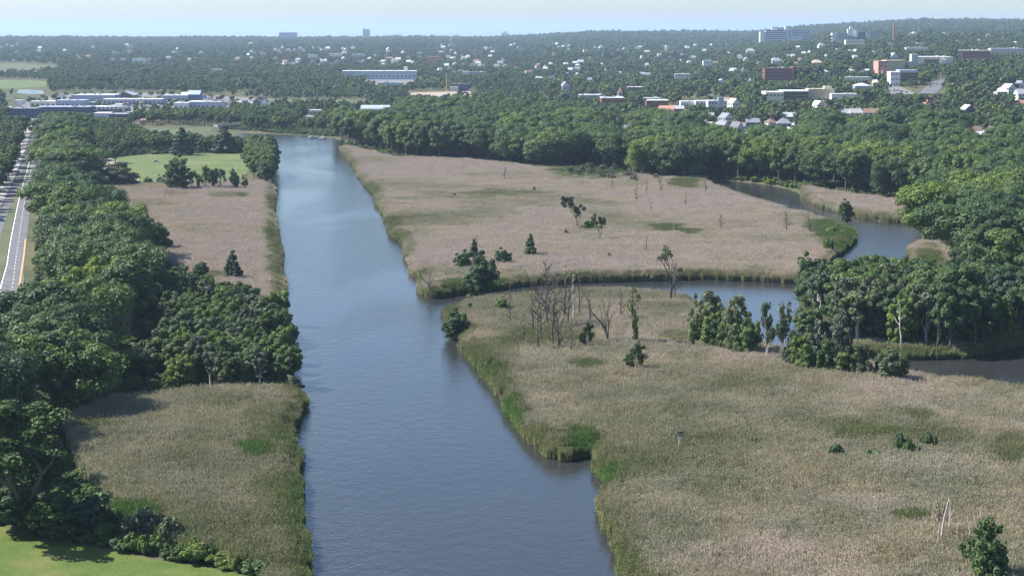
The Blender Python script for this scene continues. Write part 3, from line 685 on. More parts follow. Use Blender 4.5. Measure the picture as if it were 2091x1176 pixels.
zone([(515, 318), (556, 312), (559, 372), (548, 384), (528, 380), (508, 345)], 6.0, (10, 16), POOL_B[:3]+POOL_R, 'tree in the clump where the playing field meets the river', 'clump at the field corner', 35)
zone([(250, 250), (420, 238), (560, 232), (690, 248), (692, 266), (640, 270), (560, 270), (480, 262), (360, 256), (260, 258)], 11, (8.5, 15), POOL_B+POOL_R, 'tree on the far bank of the basin', 'trees on the far bank', 36, prob=.85)
FOREST = [(696, 292), (704, 303), (765, 303), (800, 327), (960, 333), (1095, 348), (1230, 350), (1345, 370), (1400, 372), (1460, 364), (1530, 369), (1640, 386), (1700, 399), (1850, 417), (1910, 440), (1892, 500), (1935, 510), (1965, 580), (2020, 605), (2091, 640), (2250, 660), (2350, 600), (2400, 300), (1900, 285), (1550, 272), (1430, 275), (1250, 275), (1150, 262), (1000, 250), (800, 250), (740, 250), (700, 262)]
zone(FOREST, 12.5, (16, 29), POOL_B[:4]+[('G', 0), ('G', 1), ('G', 2), ('G', 1), ('R', 0)], 'tall crowded forest tree behind the reed island', 'forest trees behind the marsh', 37)
zone([(1650, 618), (1700, 612), (1800, 610), (1900, 600), (1990, 612), (2080, 650), (2100, 698), (1990, 722), (1880, 728), (1760, 712), (1690, 694), (1652, 668)], 6.8, (10, 21), POOL_B[:3]+POOL_T+[('R', 0), ('K', 0), ('K', 1), ('K', 2), ('K', 0)], 'tall pale-trunked tree on the wooded peninsula in the creek', 'peninsula trees', 38)
zone([(25, 210), (150, 196), (330, 194), (540, 206), (530, 220), (440, 228), (260, 243), (90, 243)], 14, (4, 8), POOL_R, 'small tree among the far commercial yards', 'yard trees', 40, prob=.3)
zone([(1150, 352), (1240, 356), (1340, 376), (1330, 386), (1230, 378), (1150, 362)], 9.0, (5, 9), POOL_T, 'slender young tree at the green edge of the forest', 'young trees at the forest edge', 39, prob=.5)

# ------------------------------------------------------------------ buildings
BRECT = []     # photo rectangles kept clear of nearer crowns: x0, x1, ytop, ybot, distance
def win_mesh(w_, h_, d=.12):
    key = ('win', round(w_, 2), round(h_, 2))
    if key not in MAT: MAT[key] = MB().box(-w_/2, w_/2, -d/2, d/2, 0, h_).mesh('window', MAT['glass'])
    return MAT[key]
def building(name, label, cat, x0, x1, yt, yb, depth, wall='white', roof='grey', kind='flat', yaw=0.0, win=None, base=None, group=None, gable='y', clear=True, side=None, extra=None, minh=3.2):
    xc = (x0+x1)/2; by = base or yb+2
    x, y, z = G(xc, by); _, _, de = proj(x, y, z); ppm = F_PX/de; dep = math.atan2(H-z, y)
    wd = (x1-x0)/ppm; ht = (by-yt)/ppm/max(.8, math.cos(dep))
    if kind == 'flat': ht -= depth*math.tan(max(dep, 0))
    ht = max(minh, ht)
    if clear: BRECT.append((x0, x1, yt, yt+(yb-yt)*(clear if clear is not True else (.95 if kind in ('gable', 'hip') else .9)), y))
    e = empty(name, (x, y, z), yaw)
    tag(e, label, cat, group); a = wd/2; fl = -4.0
    if kind == 'flat':
        MB().box(-a, a, 0, depth, fl, ht-.5).build('wall', MAT[wall], e)
        r_ = MB(); r_.box(-a-.2, a+.2, -.2, depth+.2, ht-.5, ht-.05)
        rf = r_.build('roof', MAT[roof], e)
        if wd > 14:
            rr_ = random.Random(int(x0*31+yt))
            for k in range(min(5, int(wd/9))):
                ux, uy = rr_.uniform(-a*.8, a*.8), rr_.uniform(depth*.2, depth*.8); s_ = rr_.uniform(.8, 1.8)
                MB().box(ux-s_, ux+s_, uy-s_, uy+s_, ht-.06, ht+rr_.uniform(.7, 1.6)).build('roof_unit', MAT[rr_.choice(['silver', 'grey', 'roofwhite'])], rf)
    elif kind == 'gable':
        eh = ht*.60; o_ = .45
        if gable == 'y':
            MB().prism([(-a, fl), (a, fl), (a, eh), (0, ht), (-a, eh)], 0, depth).build('wall', MAT[wall], e)
            sl = (ht-eh)/a
            rf = MB().prism([(-a-o_, eh-sl*o_+.05), (0, ht+.05), (a+o_, eh-sl*o_+.05), (a+o_, eh-sl*o_+.3), (0, ht+.3), (-a-o_, eh-sl*o_+.3)], -o_, depth+o_).build('roof', MAT[roof], e)
            MB().box(a*.25, a*.25+.8, depth*.55, depth*.55+.8, eh, ht+.9).build('chimney', MAT['brick'], rf)
        else:
            n = MB(); n.prism([(0, fl), (depth, fl), (depth, eh), (depth/2, ht), (0, eh)], -a, a); n.v = [(yy, xx, zz) for xx, yy, zz in n.v]; n.f = [f[::-1] for f in n.f]
            n.build('wall', MAT[wall], e); sl = (ht-eh)/(depth/2)
            n = MB(); n.prism([(-o_, eh-sl*o_+.05), (depth/2, ht+.05), (depth+o_, eh-sl*o_+.05), (depth+o_, eh-sl*o_+.3), (depth/2, ht+.3), (-o_, eh-sl*o_+.3)], -a-o_, a+o_); n.v = [(yy, xx, zz) for xx, yy, zz in n.v]; n.f = [f[::-1] for f in n.f]
            rf = n.build('roof', MAT[roof], e)
            MB().box(a*.4, a*.4+.8, depth*.5, depth*.5+.8, eh, ht+.8).build('chimney', MAT['brick'], rf)
        ht = eh+.2
    elif kind == 'hip':
        eh = ht*.62; m = MB(); MB().box(-a, a, 0, depth, fl, eh).build('wall', MAT[wall], e); o_ = .5; k = min(a, depth/2)*.9
        m.v = [(-a-o_, -o_, eh-.05), (a+o_, -o_, eh-.05), (a+o_, depth+o_, eh-.05), (-a-o_, depth+o_, eh-.05), (-a+k, depth/2, ht), (a-k, depth/2, ht)]
        m.f = [[0, 3, 2, 1], [0, 1, 5, 4], [1, 2, 5], [2, 3, 4, 5], [3, 0, 4]]
        rf = m.build('roof', MAT[roof], e); MB().box(-.4, .4, depth*.4, depth*.4+.8, eh, ht+.7).build('chimney', MAT['brick'], rf); ht = eh
    elif kind == 'arch':
        eh = ht*.45; MB().box(-a, a, 0, depth, fl, eh).build('wall', MAT[wall], e); n = MB()
        prof = [(-depth*.04, eh)]+[(depth*(.5-.54*math.cos(t)), eh+(ht-eh)*math.sin(t)) for t in np.linspace(.25, math.pi-.25, 9)]+[(depth*1.04, eh)]
        n.prism(prof, -a-.4, a+.4); n.v = [(yy, xx, zz) for xx, yy, zz in n.v]; n.f = [f[::-1] for f in n.f]; n.build('roof', MAT[roof], e); ht = eh
    if win:
        nr, nc = win[:2]; ww = wd/nc*.45; wh = min(1.7, ht/nr*.5)
        me = win_mesh(ww, wh)
        for i in range(nr):
            for j in range(nc):
                obj('window', me, e, ((j+.5)/nc*wd-a, -.03, (i+.32)/nr*ht))
    if side:
        nr, nc = side[:2]; ww = depth/nc*.42; wh = min(1.6, ht/nr*.5); me = win_mesh(ww, wh)
        for i in range(nr):
            for j in range(nc):
                obj('window', me, e, (-a-.03, (j+.5)/nc*depth, (i+.32)/nr*ht), math.pi/2)
    for ex in (extra or []):                  # further volumes of the same building: px rectangle, metres back, depth, colour
        nm, ex0, ex1, eyt, eyb, back, edep, ecol, bands = ex
        b0 = (by-eyb)/ppm if eyb < by else fl
        p = MB().box((ex0-xc)/ppm, (ex1-xc)/ppm, back, back+edep, b0 if eyb < by-4 else fl, (by-eyt)/ppm).build(nm, MAT[ecol], e)
        if bands:
            hh = (by-eyt)/ppm; lo = max(b0, 0)
            for k in range(bands):
                zz = lo+(hh-lo)*(k+.35)/bands
                MB().box((ex0-xc)/ppm+.8, (ex1-xc)/ppm-.8, back-.1, back+.4, zz, zz+(hh-lo)/bands*.42).build('window_band', MAT['glass'], p)
                MB().box((ex0-xc)/ppm-.1, (ex0-xc)/ppm+.4, back+1.2, back+edep-1.2, zz, zz+(hh-lo)/bands*.42).build('window_band', MAT['glass'], p)
    return e
B = building
# --- commercial strip at the far end of the road
B('warehouse', 'dark navy shed with a white end wall at the head of the road', 'shed', 20, 72, 219, 240, 26, 'navy', 'slate', extra=[('end_wall', 11, 20.6, 219, 240, -.3, 12, 'white', 0)])
B('warehouse', 'long low navy building with a grey roof, right of the navy shed', 'building', 76, 182, 216, 233, 24, 'navy', 'steel', win=(1, 12))
B('warehouse', 'cream low building with a long dark window, behind the navy sheds', 'building', 61, 114, 206, 217, 14, 'cream', 'roofwhite', win=(1, 5), base=220)
B('warehouse', 'pale blue metal hall with dark doors behind the navy building', 'building', 114, 172, 203, 218, 26, 'paleblue', 'steel', win=(1, 6), base=221)
B('small_building', 'small bright white block behind the navy shed', 'building', 29, 41, 204, 217, 10, 'white', 'roofwhite', base=219)
B('warehouse', 'wide blue-grey flat roofed plant left of the gabled hall', 'building', 146, 232, 191, 207, 50, 'steel', 'paleblue', base=209)
B('warehouse', 'brick-fronted row of workshops under a pale roof', 'building', 142, 178, 196, 206, 16, 'rust', 'silver', base=208)
B('warehouse', 'grey gabled hall with a dark brown front among the flat roofs', 'building', 236, 272, 188, 204, 30, 'brown', 'steel', 'gable', base=206, gable='y')
B('warehouse', 'very long building with a bright white roof edge behind the shore trees', 'building', 210, 328, 201, 212, 22, 'paleblue', 'roofwhite', base=215, win=(1, 14))
B('workshop', 'cluttered white workshop with stacked roofs beside the tree belt', 'building', 190, 250, 216, 231, 20, 'white', 'roofwhite', win=(2, 7), extra=[('annex', 205, 250, 222, 233, -8, 8, 'dgrey', 0), ('annex', 232, 247, 213, 224, 6, 8, 'roofwhite', 0)])
B('shed', 'white roofed shed in front of the cluttered workshop', 'shed', 192, 222, 229, 241, 20, 'paleblue', 'roofwhite', base=243)
B('shed', 'long dark shed with a pale roof right of the white shed', 'shed', 223, 258, 231, 243, 14, 'navy', 'silver', base=245)
B('shop', 'cream corner shop with arched dark openings near the basin', 'shop', 355, 384, 209, 223, 14, 'white', 'roofwhite', win=(1, 3), base=226)
B('shop', 'pale blue-white storehouse with a row of dark doors, right of the cream shop', 'shop', 385, 428, 206, 222, 20, 'paleblue', 'roofwhite', win=(1, 5), base=225)
B('shop', 'grey end building with one wide dark door, right of the storehouse', 'shop', 428, 457, 207, 222, 20, 'silver', 'grey', win=(1, 2), base=225)
B('shed', 'blue gabled shed behind the pale storehouse', 'shed', 384, 408, 186, 202, 18, 'blue', 'steel', 'gable', base=205, gable='x')
B('warehouse', 'low grey roofs left of the blue gabled shed', 'building', 330, 382, 193, 204, 30, 'steel', 'silver', base=206)
B('tank_building', 'white domed store between the grey roofs and blue shed', 'building', 371, 384, 189, 200, 12, 'white', 'roofwhite', 'arch', base=203)
B('cottage', 'small dark house with a grey roof right of the junk yard', 'house', 517, 531, 202, 214, 10, 'dgrey', 'slate', 'gable', base=216)
B('cottage', 'narrow white house with a grey roof at the end of the yard', 'house', 534, 546, 201, 217, 10, 'white', 'slate', 'gable', base=219, win=(1, 2))
B('park_building', 'small white hut beside the far reed meadow', 'hut', 287, 296, 244, 253, 6, 'white', 'redroof', 'gable', base=254, gable='x')
B('trailer', 'white trailer block on the far bank of the basin', 'trailer', 632, 655, 224, 235, 9, 'white', 'roofwhite', base=237, win=(1, 4))
B('trailer', 'low cream trailer below the white trailer block', 'trailer', 620, 640, 237, 243, 6, 'cream', 'roofwhite', base=246)
B('boathouse', 'dark boathouse with a wide bluish arched roof above the forest edge', 'boathouse', 737, 795, 216, 229, 22, 'dgrey', 'steel', 'arch', base=232)
B('shed', 'white gable end beside the boathouse', 'shed', 719, 725, 217, 231, 8, 'white', 'grey', 'gable', base=233)
B('shed', 'bright white low shed right of the boathouse', 'shed', 812, 824, 214, 220, 10, 'white', 'roofwhite', base=222)
B('warehouse', 'long white warehouse with lavender walls across the marsh', 'warehouse', 698, 850, 144, 159, 34, 'paleblue', 'roofwhite', base=163, win=(1, 18), clear=.45, extra=[('roof_house', 824, 831, 137, 144, 10, 8, 'white', 0)])
B('warehouse', 'thin silver roofed depot in front of the white warehouse', 'warehouse', 771, 823, 168, 175, 16, 'silver', 'paleblue', base=178)
B('warehouse', 'dark low building with a stepped roof behind the yellow mast', 'building', 922, 957, 171, 184, 16, 'navy', 'dgrey', base=187, extra=[('annex', 918, 936, 177, 184, -4, 5, 'cream', 0)])
B('church_hall', 'broad salmon brick hall among the far trees', 'building', 870, 896, 116, 129, 24, 'salmon', 'rust', base=132)
B('store', 'small cream store with a white front, right of the mast', 'store', 944, 958, 146, 154, 12, 'white', 'roofwhite', base=157)
B('store', 'grey strip store beside the cream store', 'store', 960, 992, 147, 154, 12, 'grey', 'silver', base=157)
B('barn', 'white roofed market hall in the distance above the warehouse', 'building', 672, 697, 110, 117, 22, 'white', 'roofwhite', base=120)
B('barn', 'low white store left of the market hall', 'building', 628, 648, 112, 120, 20, 'white', 'silver', base=122)
B('barn', 'pale store right of the market hall', 'building', 718, 745, 111, 117, 18, 'silver', 'roofwhite', base=120)
B('shed', 'tiny white roofed shed alone among the left-hand trees', 'shed', 433, 454, 141, 147, 8, 'white', 'roofwhite', base=149)
B('depot', 'long white depot far beyond the marsh meadow at left', 'building', 270, 298, 120, 127, 16, 'white', 'silver', base=129)
rs = random.Random(12); YW = []
ORDW = ['first', 'second', 'third', 'fourth', 'fifth', 'sixth', 'seventh', 'eighth', 'ninth', 'tenth', 'eleventh', 'twelfth', 'thirteenth', 'fourteenth', 'fifteenth', 'sixteenth', 'seventeenth', 'eighteenth', 'nineteenth', 'twentieth']
ORDW += ['twenty-'+q for q in ORDW[:9]]+['thirtieth']
for k, (px_, py_) in enumerate(sorted([(186, 214), (196, 211), (206, 213), (256, 216), (300, 220), (318, 219), (336, 212), (345, 216), (352, 207), (462, 214), (470, 211), (478, 217), (486, 212), (498, 210), (508, 214), (124, 200), (104, 200), (262, 226), (276, 228), (306, 227), (322, 226), (176, 238), (264, 234), (290, 214), (414, 200), (430, 203), (444, 202), (48, 212), (340, 200)])):
    c_ = rs.choice(['white', 'silver', 'paleblue', 'rust', 'cream', 'steel', 'dgrey', 'white']); w_ = rs.uniform(5, 13); r0 = rs.choice(['silver', 'roofwhite', 'grey', 'rust', 'steel'])
    B('shed', 'small %s shed in the far commercial yards, %s from left' % ({'paleblue': 'pale blue', 'dgrey': 'dark', 'steel': 'blue-grey', 'silver': 'grey', 'rust': 'rust-red'}.get(c_, c_), ORDW[k]), 'shed', px_-w_/2, px_+w_/2, py_-rs.uniform(4, 7), py_, rs.uniform(6, 14), c_, r0, rs.choice(['flat', 'gable', 'flat']), yaw=rs.uniform(-.3, .3), group='yard sheds', clear=False, gable=rs.choice('xy'))
# --- skyline
B('apartment_block', 'wide grey slab block on the skyline at left of centre', 'apartment block', 570, 606, 67, 78, 25, 'silver', 'grey', base=82, win=(3, 12))
B('apartment_tower', 'grey tower block rising above the skyline', 'tower block', 741, 755, 61, 76, 20, 'silver', 'grey', base=80, extra=[('roof_house', 741, 748, 60, 66, 4, 8, 'grey', 0)])
B('apartment_tower', 'small tan stepped tower on the skyline near the centre', 'tower block', 1024, 1039, 62, 71, 20, 'tan', 'cream', base=75, extra=[('roof_house', 1028, 1034, 59, 64, 4, 8, 'tan', 0)])
def church(label, px, ytop, by, wpx, col, roofc, tower):
    x, y, z = G(px, by); _, _, de = proj(x, y, z); ppm = F_PX/de; e = empty('church', (x, y, z)); tag(e, label, 'church')
    BRECT.append((px-wpx, px+wpx, ytop, by-4, y)); wm = wpx/ppm; hh = (by-ytop)/ppm
    nh = hh*.42; a = wm*.75
    MB().prism([(-a, -4), (a, -4), (a, nh*.6), (0, nh), (-a, nh*.6)], 0, wm*3).build('nave', MAT[col], e)
    MB().prism([(-a-.5, nh*.6-.3), (0, nh+.1), (a+.5, nh*.6-.3), (a+.5, nh*.6), (0, nh+.5), (-a-.5, nh*.6)], -.4, wm*3+.4).build('roof', MAT[roofc], e)
    t = wm*tower; tx = -wm*.1
    tw = MB().box(tx-t, tx+t, -t*2-.1, -.1, -4, hh*.62).build('tower', MAT[col], e)
    m = MB(); m.v = [(tx-t-.2, -t*2-.3, hh*.62), (tx+t+.2, -t*2-.3, hh*.62), (tx+t+.2, .1, hh*.62), (tx-t-.2, .1, hh*.62), (tx, -t-.1, hh)]; m.f = [[0, 3, 2, 1], [0, 1, 4], [1, 2, 4], [2, 3, 4], [3, 0, 4]]
    m.build('spire', MAT[roofc if tower > .3 else col], e)
    me = win_mesh(t*.7, hh*.13)
    for zz in (.2, .42): obj('window', me, tw, (tx, -t*2-.12, hh*zz))
church('white church with a needle spire on the far tree line', 921, 72, 99, 9, 'white', 'rust', .22)
church('cream church with a square bell tower among rooftops right of centre', 1267, 176, 208, 12, 'cream', 'redroof', .36)
# --- centre right: rooftops above the forest
B('mill', 'long grey mill roofs running along the street behind the forest', 'mill', 1183, 1232, 192, 203, 34, 'grey', 'silver', base=206)
B('mill', 'wide brick mill under a grey metal roof, left of the big dark tree', 'mill', 1228, 1275, 197, 213, 40, 'brick', 'silver', base=217, win=(1, 9))
B('mill', 'brick block with white window bars right of the big dark tree', 'mill', 1320, 1365, 203, 217, 26, 'brick', 'roofwhite', base=220, win=(2, 8))
B('mill', 'pale roofed shed left of the brick block', 'shed', 1316, 1348, 199, 208, 20, 'grey', 'silver', base=210)
B('hall', 'small hall with a rounded salmon roof before the brick block', 'hall', 1349, 1376, 217, 232, 22, 'salmon', 'redroof', 'arch', base=235)
B('hall', 'dark hall with a grey roof right of the salmon roof', 'hall', 1376, 1397, 217, 229, 16, 'dgrey', 'grey', 'gable', base=232, gable='x')
B('store', 'white flat roofed store right of the brick block', 'store', 1390, 1421, 206, 216, 14, 'white', 'roofwhite', base=219, win=(1, 6))
B('store', 'white corner store adjoining the blue office', 'store', 1420, 1446, 205, 215, 14, 'white', 'roofwhite', base=218, win=(1, 3))
B('office', 'blue-grey two-storey office with dark square windows', 'office', 1446, 1491, 204, 221, 22, 'paleblue', 'silver', base=226, win=(2, 7), extra=[('stair_tower', 1466, 1476, 199, 224, -1.5, 6, 'steel', 0)])
B('mast_house', 'brick square chimney stub left of the mill roofs', 'chimney', 1163, 1168, 165, 191, 3, 'rust', 'brick', base=194)
B('building', 'white two-level building alone in trees above the brick block', 'building', 1378, 1409, 151, 163, 14, 'white', 'roofwhite', base=166, win=(2, 8))
B('building', 'dim building with a white canopy behind the cream church', 'building', 1282, 1312, 177, 188, 16, 'brown', 'roofwhite', base=191)
B('building', 'pale house group high on the slope left of the hospital', 'building', 1524, 1542, 99, 111, 14, 'cream', 'grey', 'hip', base=113)
B('building', 'white terrace on the slope below the pale house group', 'building', 1436, 1455, 124, 137, 14, 'white', 'silver', base=139, win=(2, 4))
HOUSES = [  # x0,x1,ytop,ybot,wall,roof,kind,gable,yaw,label
 (1248, 1262, 233, 258, 'white', 'slate', 'hip', 'y', .35, 'white two-storey house with a dark hip roof at the forest back'),
 (1259, 1282, 257, 272, 'steel', 'slate', 'gable', 'x', .1, 'grey roofed house just below the white hip-roofed house'),
 (1287, 1296, 255, 270, 'cream', 'slate', 'gable', 'y', .3, 'small cream gable right of the grey roofed house'),
 (1421, 1435, 232, 250, 'rust', 'brown', 'gable', 'y', .2, 'brown house with an open porch, leftmost of the hillside cluster'),
 (1417, 1444, 246, 263, 'white', 'grey', 'gable', 'x', -.15, 'house with a broad grey roof and skylight below the brown house'),
 (1454, 1462, 232, 246, 'white', 'grey', 'gable', 'y', .3, 'narrow white gable standing alone left of the tall gables'),
 (1479, 1500, 232, 250, 'white', 'slate', 'gable', 'y', .45, 'white gabled house with a long slate roof, top of the cluster'),
 (1459, 1480, 246, 258, 'white', 'grey', 'hip', 'y', -.2, 'low white house with a pale hip roof in the cluster'),
 (1478, 1490, 248, 262, 'cream', 'slate', 'gable', 'y', .5, 'cream gable front between the hip roof and the tallest gable'),
 (1504, 1520, 250, 276, 'white', 'dgrey', 'gable', 'y', .45, 'tallest bright white gabled house at the front of the cluster'),
 (1519, 1527, 252, 266, 'white', 'dgrey', 'gable', 'y', .4, 'small white gable just right of the tallest white house'),
 (1528, 1538, 272, 288, 'white', 'grey', 'gable', 'y', .2, 'little white house lowest in the trees of the cluster'),
 (1524, 1552, 243, 257, 'dgrey', 'slate', 'gable', 'x', .1, 'dark long-roofed house behind the small white gable'),
 (1570, 1586, 243, 258, 'white', 'brown', 'hip', 'y', .2, 'white round-fronted house under a brown roof'),
 (1586, 1616, 241, 266, 'steel', 'slate', 'hip', 'y', -.1, 'blue-grey house with a steep slate roof beside the round-fronted house'),
 (1603, 1630, 231, 246, 'grey', 'silver', 'gable', 'x', .25, 'house with a pale tilted roof above the blue-grey house'),
 (1613, 1623, 262, 272, 'white', 'cream', 'gable', 'y', .2, 'tiny white house below the blue-grey house'),
 (1625, 1642, 252, 264, 'cream', 'grey', 'gable', 'y', .3, 'cream house half covered by trees right of the blue-grey house'),
 (1668, 1683, 207, 221, 'white', 'roofwhite', 'gable', 'y', .3, 'sharp white gable below the cream commercial block'),
 (1715, 1735, 224, 240, 'tan', 'grey', 'gable', 'x', .2, 'left house of the row under grey roofs'),
 (1737, 1762, 223, 238, 'white', 'grey', 'gable', 'x', .15, 'middle house of the row with white dormers'),
 (1763, 1793, 223, 238, 'cream', 'brown', 'gable', 'x', -.2, 'right house of the row with a brownish roof'),
 (1711, 1736, 252, 268, 'steel', 'redroof', 'gable', 'x', .2, 'house with a red tiled roof sunk in trees'),
 (1832, 1874, 272, 286, 'white', 'slate', 'gable', 'x', .25, 'white house with a long slate roof deep in the forest'),
 (1822, 1836, 309, 323, 'white', 'grey', 'hip', 'y', .2, 'little white house lowest in the right-hand forest'),
 (1976, 2006, 259, 275, 'salmon', 'brown', 'gable', 'x', .15, 'house with a brown roof and salmon gable at far right'),
 (1988, 2018, 270, 279, 'silver', 'silver', 'gable', 'x', .05, 'low grey roofed wing before the brown-roofed house'),
 (2017, 2036, 268, 281, 'paleblue', 'silver', 'gable', 'y', .3, 'pale blue metal roofed house at far right'),
 (2030, 2042, 260, 274, 'salmon', 'brown', 'gable', 'y', .3, 'small salmon gable right of the brown-roofed house'),
 (1970, 1992, 215, 233, 'navy', 'grey', 'gable', 'y', .2, 'dark blue gable with a pale roof edge in the trees at right'),
 (2036, 2057, 181, 193, 'white', 'roofwhite', 'gable', 'x', .1, 'low white house with a bright roof on the right slope'),
 (2056, 2078, 172, 188, 'white', 'grey', 'gable', 'y', .5, 'white gabled house above the low white house'),
 (2079, 2096, 166, 182, 'white', 'slate', 'gable', 'y', .4, 'topmost white house cut by the right picture edge'),
 (2078, 2100, 183, 201, 'white', 'grey', 'gable', 'x', .2, 'lower white house at the right picture edge'),
 (2074, 2096, 206, 216, 'tan', 'rust', 'gable', 'x', .1, 'tan house with a rusty roof at the right picture edge'),
 (1484, 1496, 200, 216, 'white', 'brown', 'gable', 'y', .4, 'white house with a brown roof touching the blue office'),
 (1495, 1512, 202, 221, 'white', 'tan', 'gable', 'y', .4, 'cream-white gabled house right of the blue office'),
 (1148, 1164, 168, 186, 'white', 'slate', 'gable', 'y', .3, 'white gabled house beside the brick chimney stub'),
 (1576, 1597, 118, 131, 'white', 'grey', 'hip', 'y', .2, 'white villa above the brick apartment house'),
 (1660, 1680, 122, 134, 'cream', 'tan', 'hip', 'y', .2, 'cream villa right of the brick apartments'),
 (1672, 1684, 87, 100, 'cream', 'grey', 'hip', 'y', .2, 'tall cream villa below the two hospital blocks'),
]
for x0, x1, yt, yb, wl, rf, kd, gb, yw, lb in HOUSES:
    B('house', lb, 'house', x0, x1, yt, yb, 11, wl, rf, kd, yaw=yw, gable=gb, win=(2, 3), side=(2, 3), base=yb+5, group='houses on the wooded slope')
# --- hill: hospital, stack, apartments
B('hospital', 'white banded hospital with two wings on the hill, left of the pair', 'hospital', 1552, 1562, 66, 90, 26, 'white', 'roofwhite', base=93, win=(6, 2), extra=[
    ('wing', 1563, 1606, 62, 90, 2, 24, 'paleblue', 7), ('wing', 1611, 1656, 62, 84, 12, 22, 'paleblue', 5), ('stair_tower', 1603, 1610, 54, 84, 4, 10, 'white', 0), ('stair_tower', 1613, 1618, 63, 84, 3, 9, 'white', 4), ('roof_house', 1576, 1587, 56, 63, 8, 9, 'white', 0), ('annex', 1607, 1638, 76, 88, 0, 6, 'paleblue', 0)])
BRECT.append((1548, 1660, 54, 84, G(1556, 93)[1]))
B('hospital', 'lower white hospital with stepped towers, right of the pair', 'hospital', 1699, 1708, 68, 88, 22, 'white', 'roofwhite', base=91, win=(5, 2), extra=[
    ('wing', 1709, 1727, 68, 84, 5, 20, 'paleblue', 4), ('stair_tower', 1732, 1746, 60, 74, 8, 12, 'white', 0), ('roof_house', 1736, 1742, 55, 62, 10, 8, 'white', 0), ('stair_tower', 1746, 1752, 63, 76, 4, 9, 'white', 0), ('wing', 1752, 1769, 66, 82, 6, 16, 'navy', 4), ('wing', 1769, 1778, 66, 80, 4, 16, 'white', 4), ('wing', 1778, 1792, 67, 80, 8, 14, 'paleblue', 4), ('wing', 1727, 1752, 68, 82, 10, 16, 'steel', 4)])
BRECT.append((1696, 1795, 55, 82, G(1703, 91)[1]))
B('office', 'low cream office building in front of the lower hospital', 'office', 1727, 1766, 82, 94, 18, 'cream', 'tan', base=97, win=(2, 9))
def stack(label, px, yt, by, wpx):
    x, y, z = G(px, by); _, _, de = proj(x, y, z); ppm = F_PX/de; hh = (by-yt)/ppm; e = empty('smokestack', (x, y, z)); tag(e, label, 'smokestack')
    MB().cyl(0, 0, -3, hh, wpx/ppm*.62, 14, wpx/ppm*.42).build('shaft', MAT['brick'], e); MB().cyl(0, 0, hh*.96, hh*1.0+.3, wpx/ppm*.5, 14).build('rim', MAT['rust'], e)
    BRECT.append((px-3, px+3, yt, by-3, y))
stack('tall red brick smokestack on the hill', 1825, 50, 87, 5)
B('apartment_block', 'dark red brick apartment house with pale stair strip in the trees', 'apartment block', 1561, 1622, 139, 168, 18, 'brick', 'brown', base=173, win=(5, 12), side=(5, 3), extra=[('wing', 1619, 1660, 138, 160, 8, 16, 'brick', 5), ('stair_tower', 1617, 1620, 137, 172, -1, 5, 'rust', 0)])
B('school', 'long cream commercial block with white roofs below the brick apartments', 'building', 1563, 1600, 186, 209, 30, 'cream', 'roofwhite', base=213, win=(2, 5), extra=[('wing', 1596, 1652, 188, 210, 4, 26, 'brown', 3), ('parapet', 1598, 1652, 186, 189, 3, 26, 'roofwhite', 0), ('wing', 1654, 1708, 183, 206, 12, 20, 'tan', 0), ('roof_house', 1688, 1703, 178, 184, 16, 8, 'cream', 0)])
BRECT.append((1563, 1710, 180, 204, G(1581, 213)[1]))
B('building', 'low white strip building right of the cream commercial block', 'building', 1698, 1750, 191, 200, 12, 'white', 'roofwhite', base=204)
B('apartment_block', 'big pink brick block with a tan side on the hill', 'apartment block', 1793, 1809, 124, 154, 30, 'salmon', 'redroof', base=160, win=(5, 3), extra=[('wing', 1809, 1848, 124, 146, 2, 26, 'tan', 0), ('annex', 1800, 1814, 143, 156, -4, 4, 'salmon', 0)])
BRECT.append((1793, 1850, 124, 146, G(1801, 160)[1]))
B('apartment_block', 'white fronted apartment house with dark bays before the pink block', 'apartment block', 1818, 1838, 146, 172, 20, 'white', 'roofwhite', base=177, win=(3, 4), extra=[('wing', 1838, 1876, 149, 166, 4, 20, 'brown', 3), ('parapet', 1838, 1876, 144, 149, 6, 18, 'paleblue', 0)])
BRECT.append((1818, 1878, 144, 163, G(1828, 177)[1]))
B('office', 'slim grey tower block with a pale wing behind the pink block', 'office', 1861, 1874, 111, 138, 14, 'silver', 'roofwhite', base=144, extra=[('annex', 1850, 1862, 126, 140, -3, 8, 'silver', 0)])
B('arena', 'low arena with a broad white curved roof right of the slim tower', 'arena', 1874, 1946, 115, 132, 44, 'cream', 'roofwhite', base=138, extra=[('entrance', 1886, 1920, 122, 133, -3, 6, 'brown', 0), ('entrance', 1918, 1930, 123, 131, -5, 8, 'white', 0)])
B('school', 'long dark brick school with white roofs near the right edge', 'school', 1955, 2022, 103, 122, 26, 'brick', 'roofwhite', base=128, win=(2, 12), extra=[('end_wall', 1955, 1966, 108, 124, -1, 14, 'salmon', 0)])
B('school', 'thin white roofed row right of the dark brick school', 'building', 2023, 2091, 99, 110, 18, 'silver', 'roofwhite', base=114)
B('house', 'large white gabled house above the pink block', 'house', 1818, 1836, 109, 124, 14, 'white', 'grey', 'gable', base=128, yaw=.3, win=(2, 3))
B('building', 'salmon brick corner house at the foot of the avenue', 'house', 1893, 1907, 196, 213, 12, 'salmon', 'redroof', base=217, win=(2, 3), yaw=.2)
B('building', 'grey roofed hall left of the hill parking', 'hall', 1746, 1778, 170, 182, 18, 'steel', 'silver', 'hip', base=185)
B('building', 'long pale hall with a curved roof above the grey roofed hall', 'hall', 1722, 1778, 157, 166, 20, 'cream', 'silver', base=169)
B('building', 'white roofed store high on the hill beyond the smokestack', 'store', 1850, 1896, 97, 104, 20, 'white', 'roofwhite', base=107)
B('building', 'pale low building left of the smokestack foot', 'building', 1811, 1822, 87, 95, 12, 'white', 'silver', base=98)
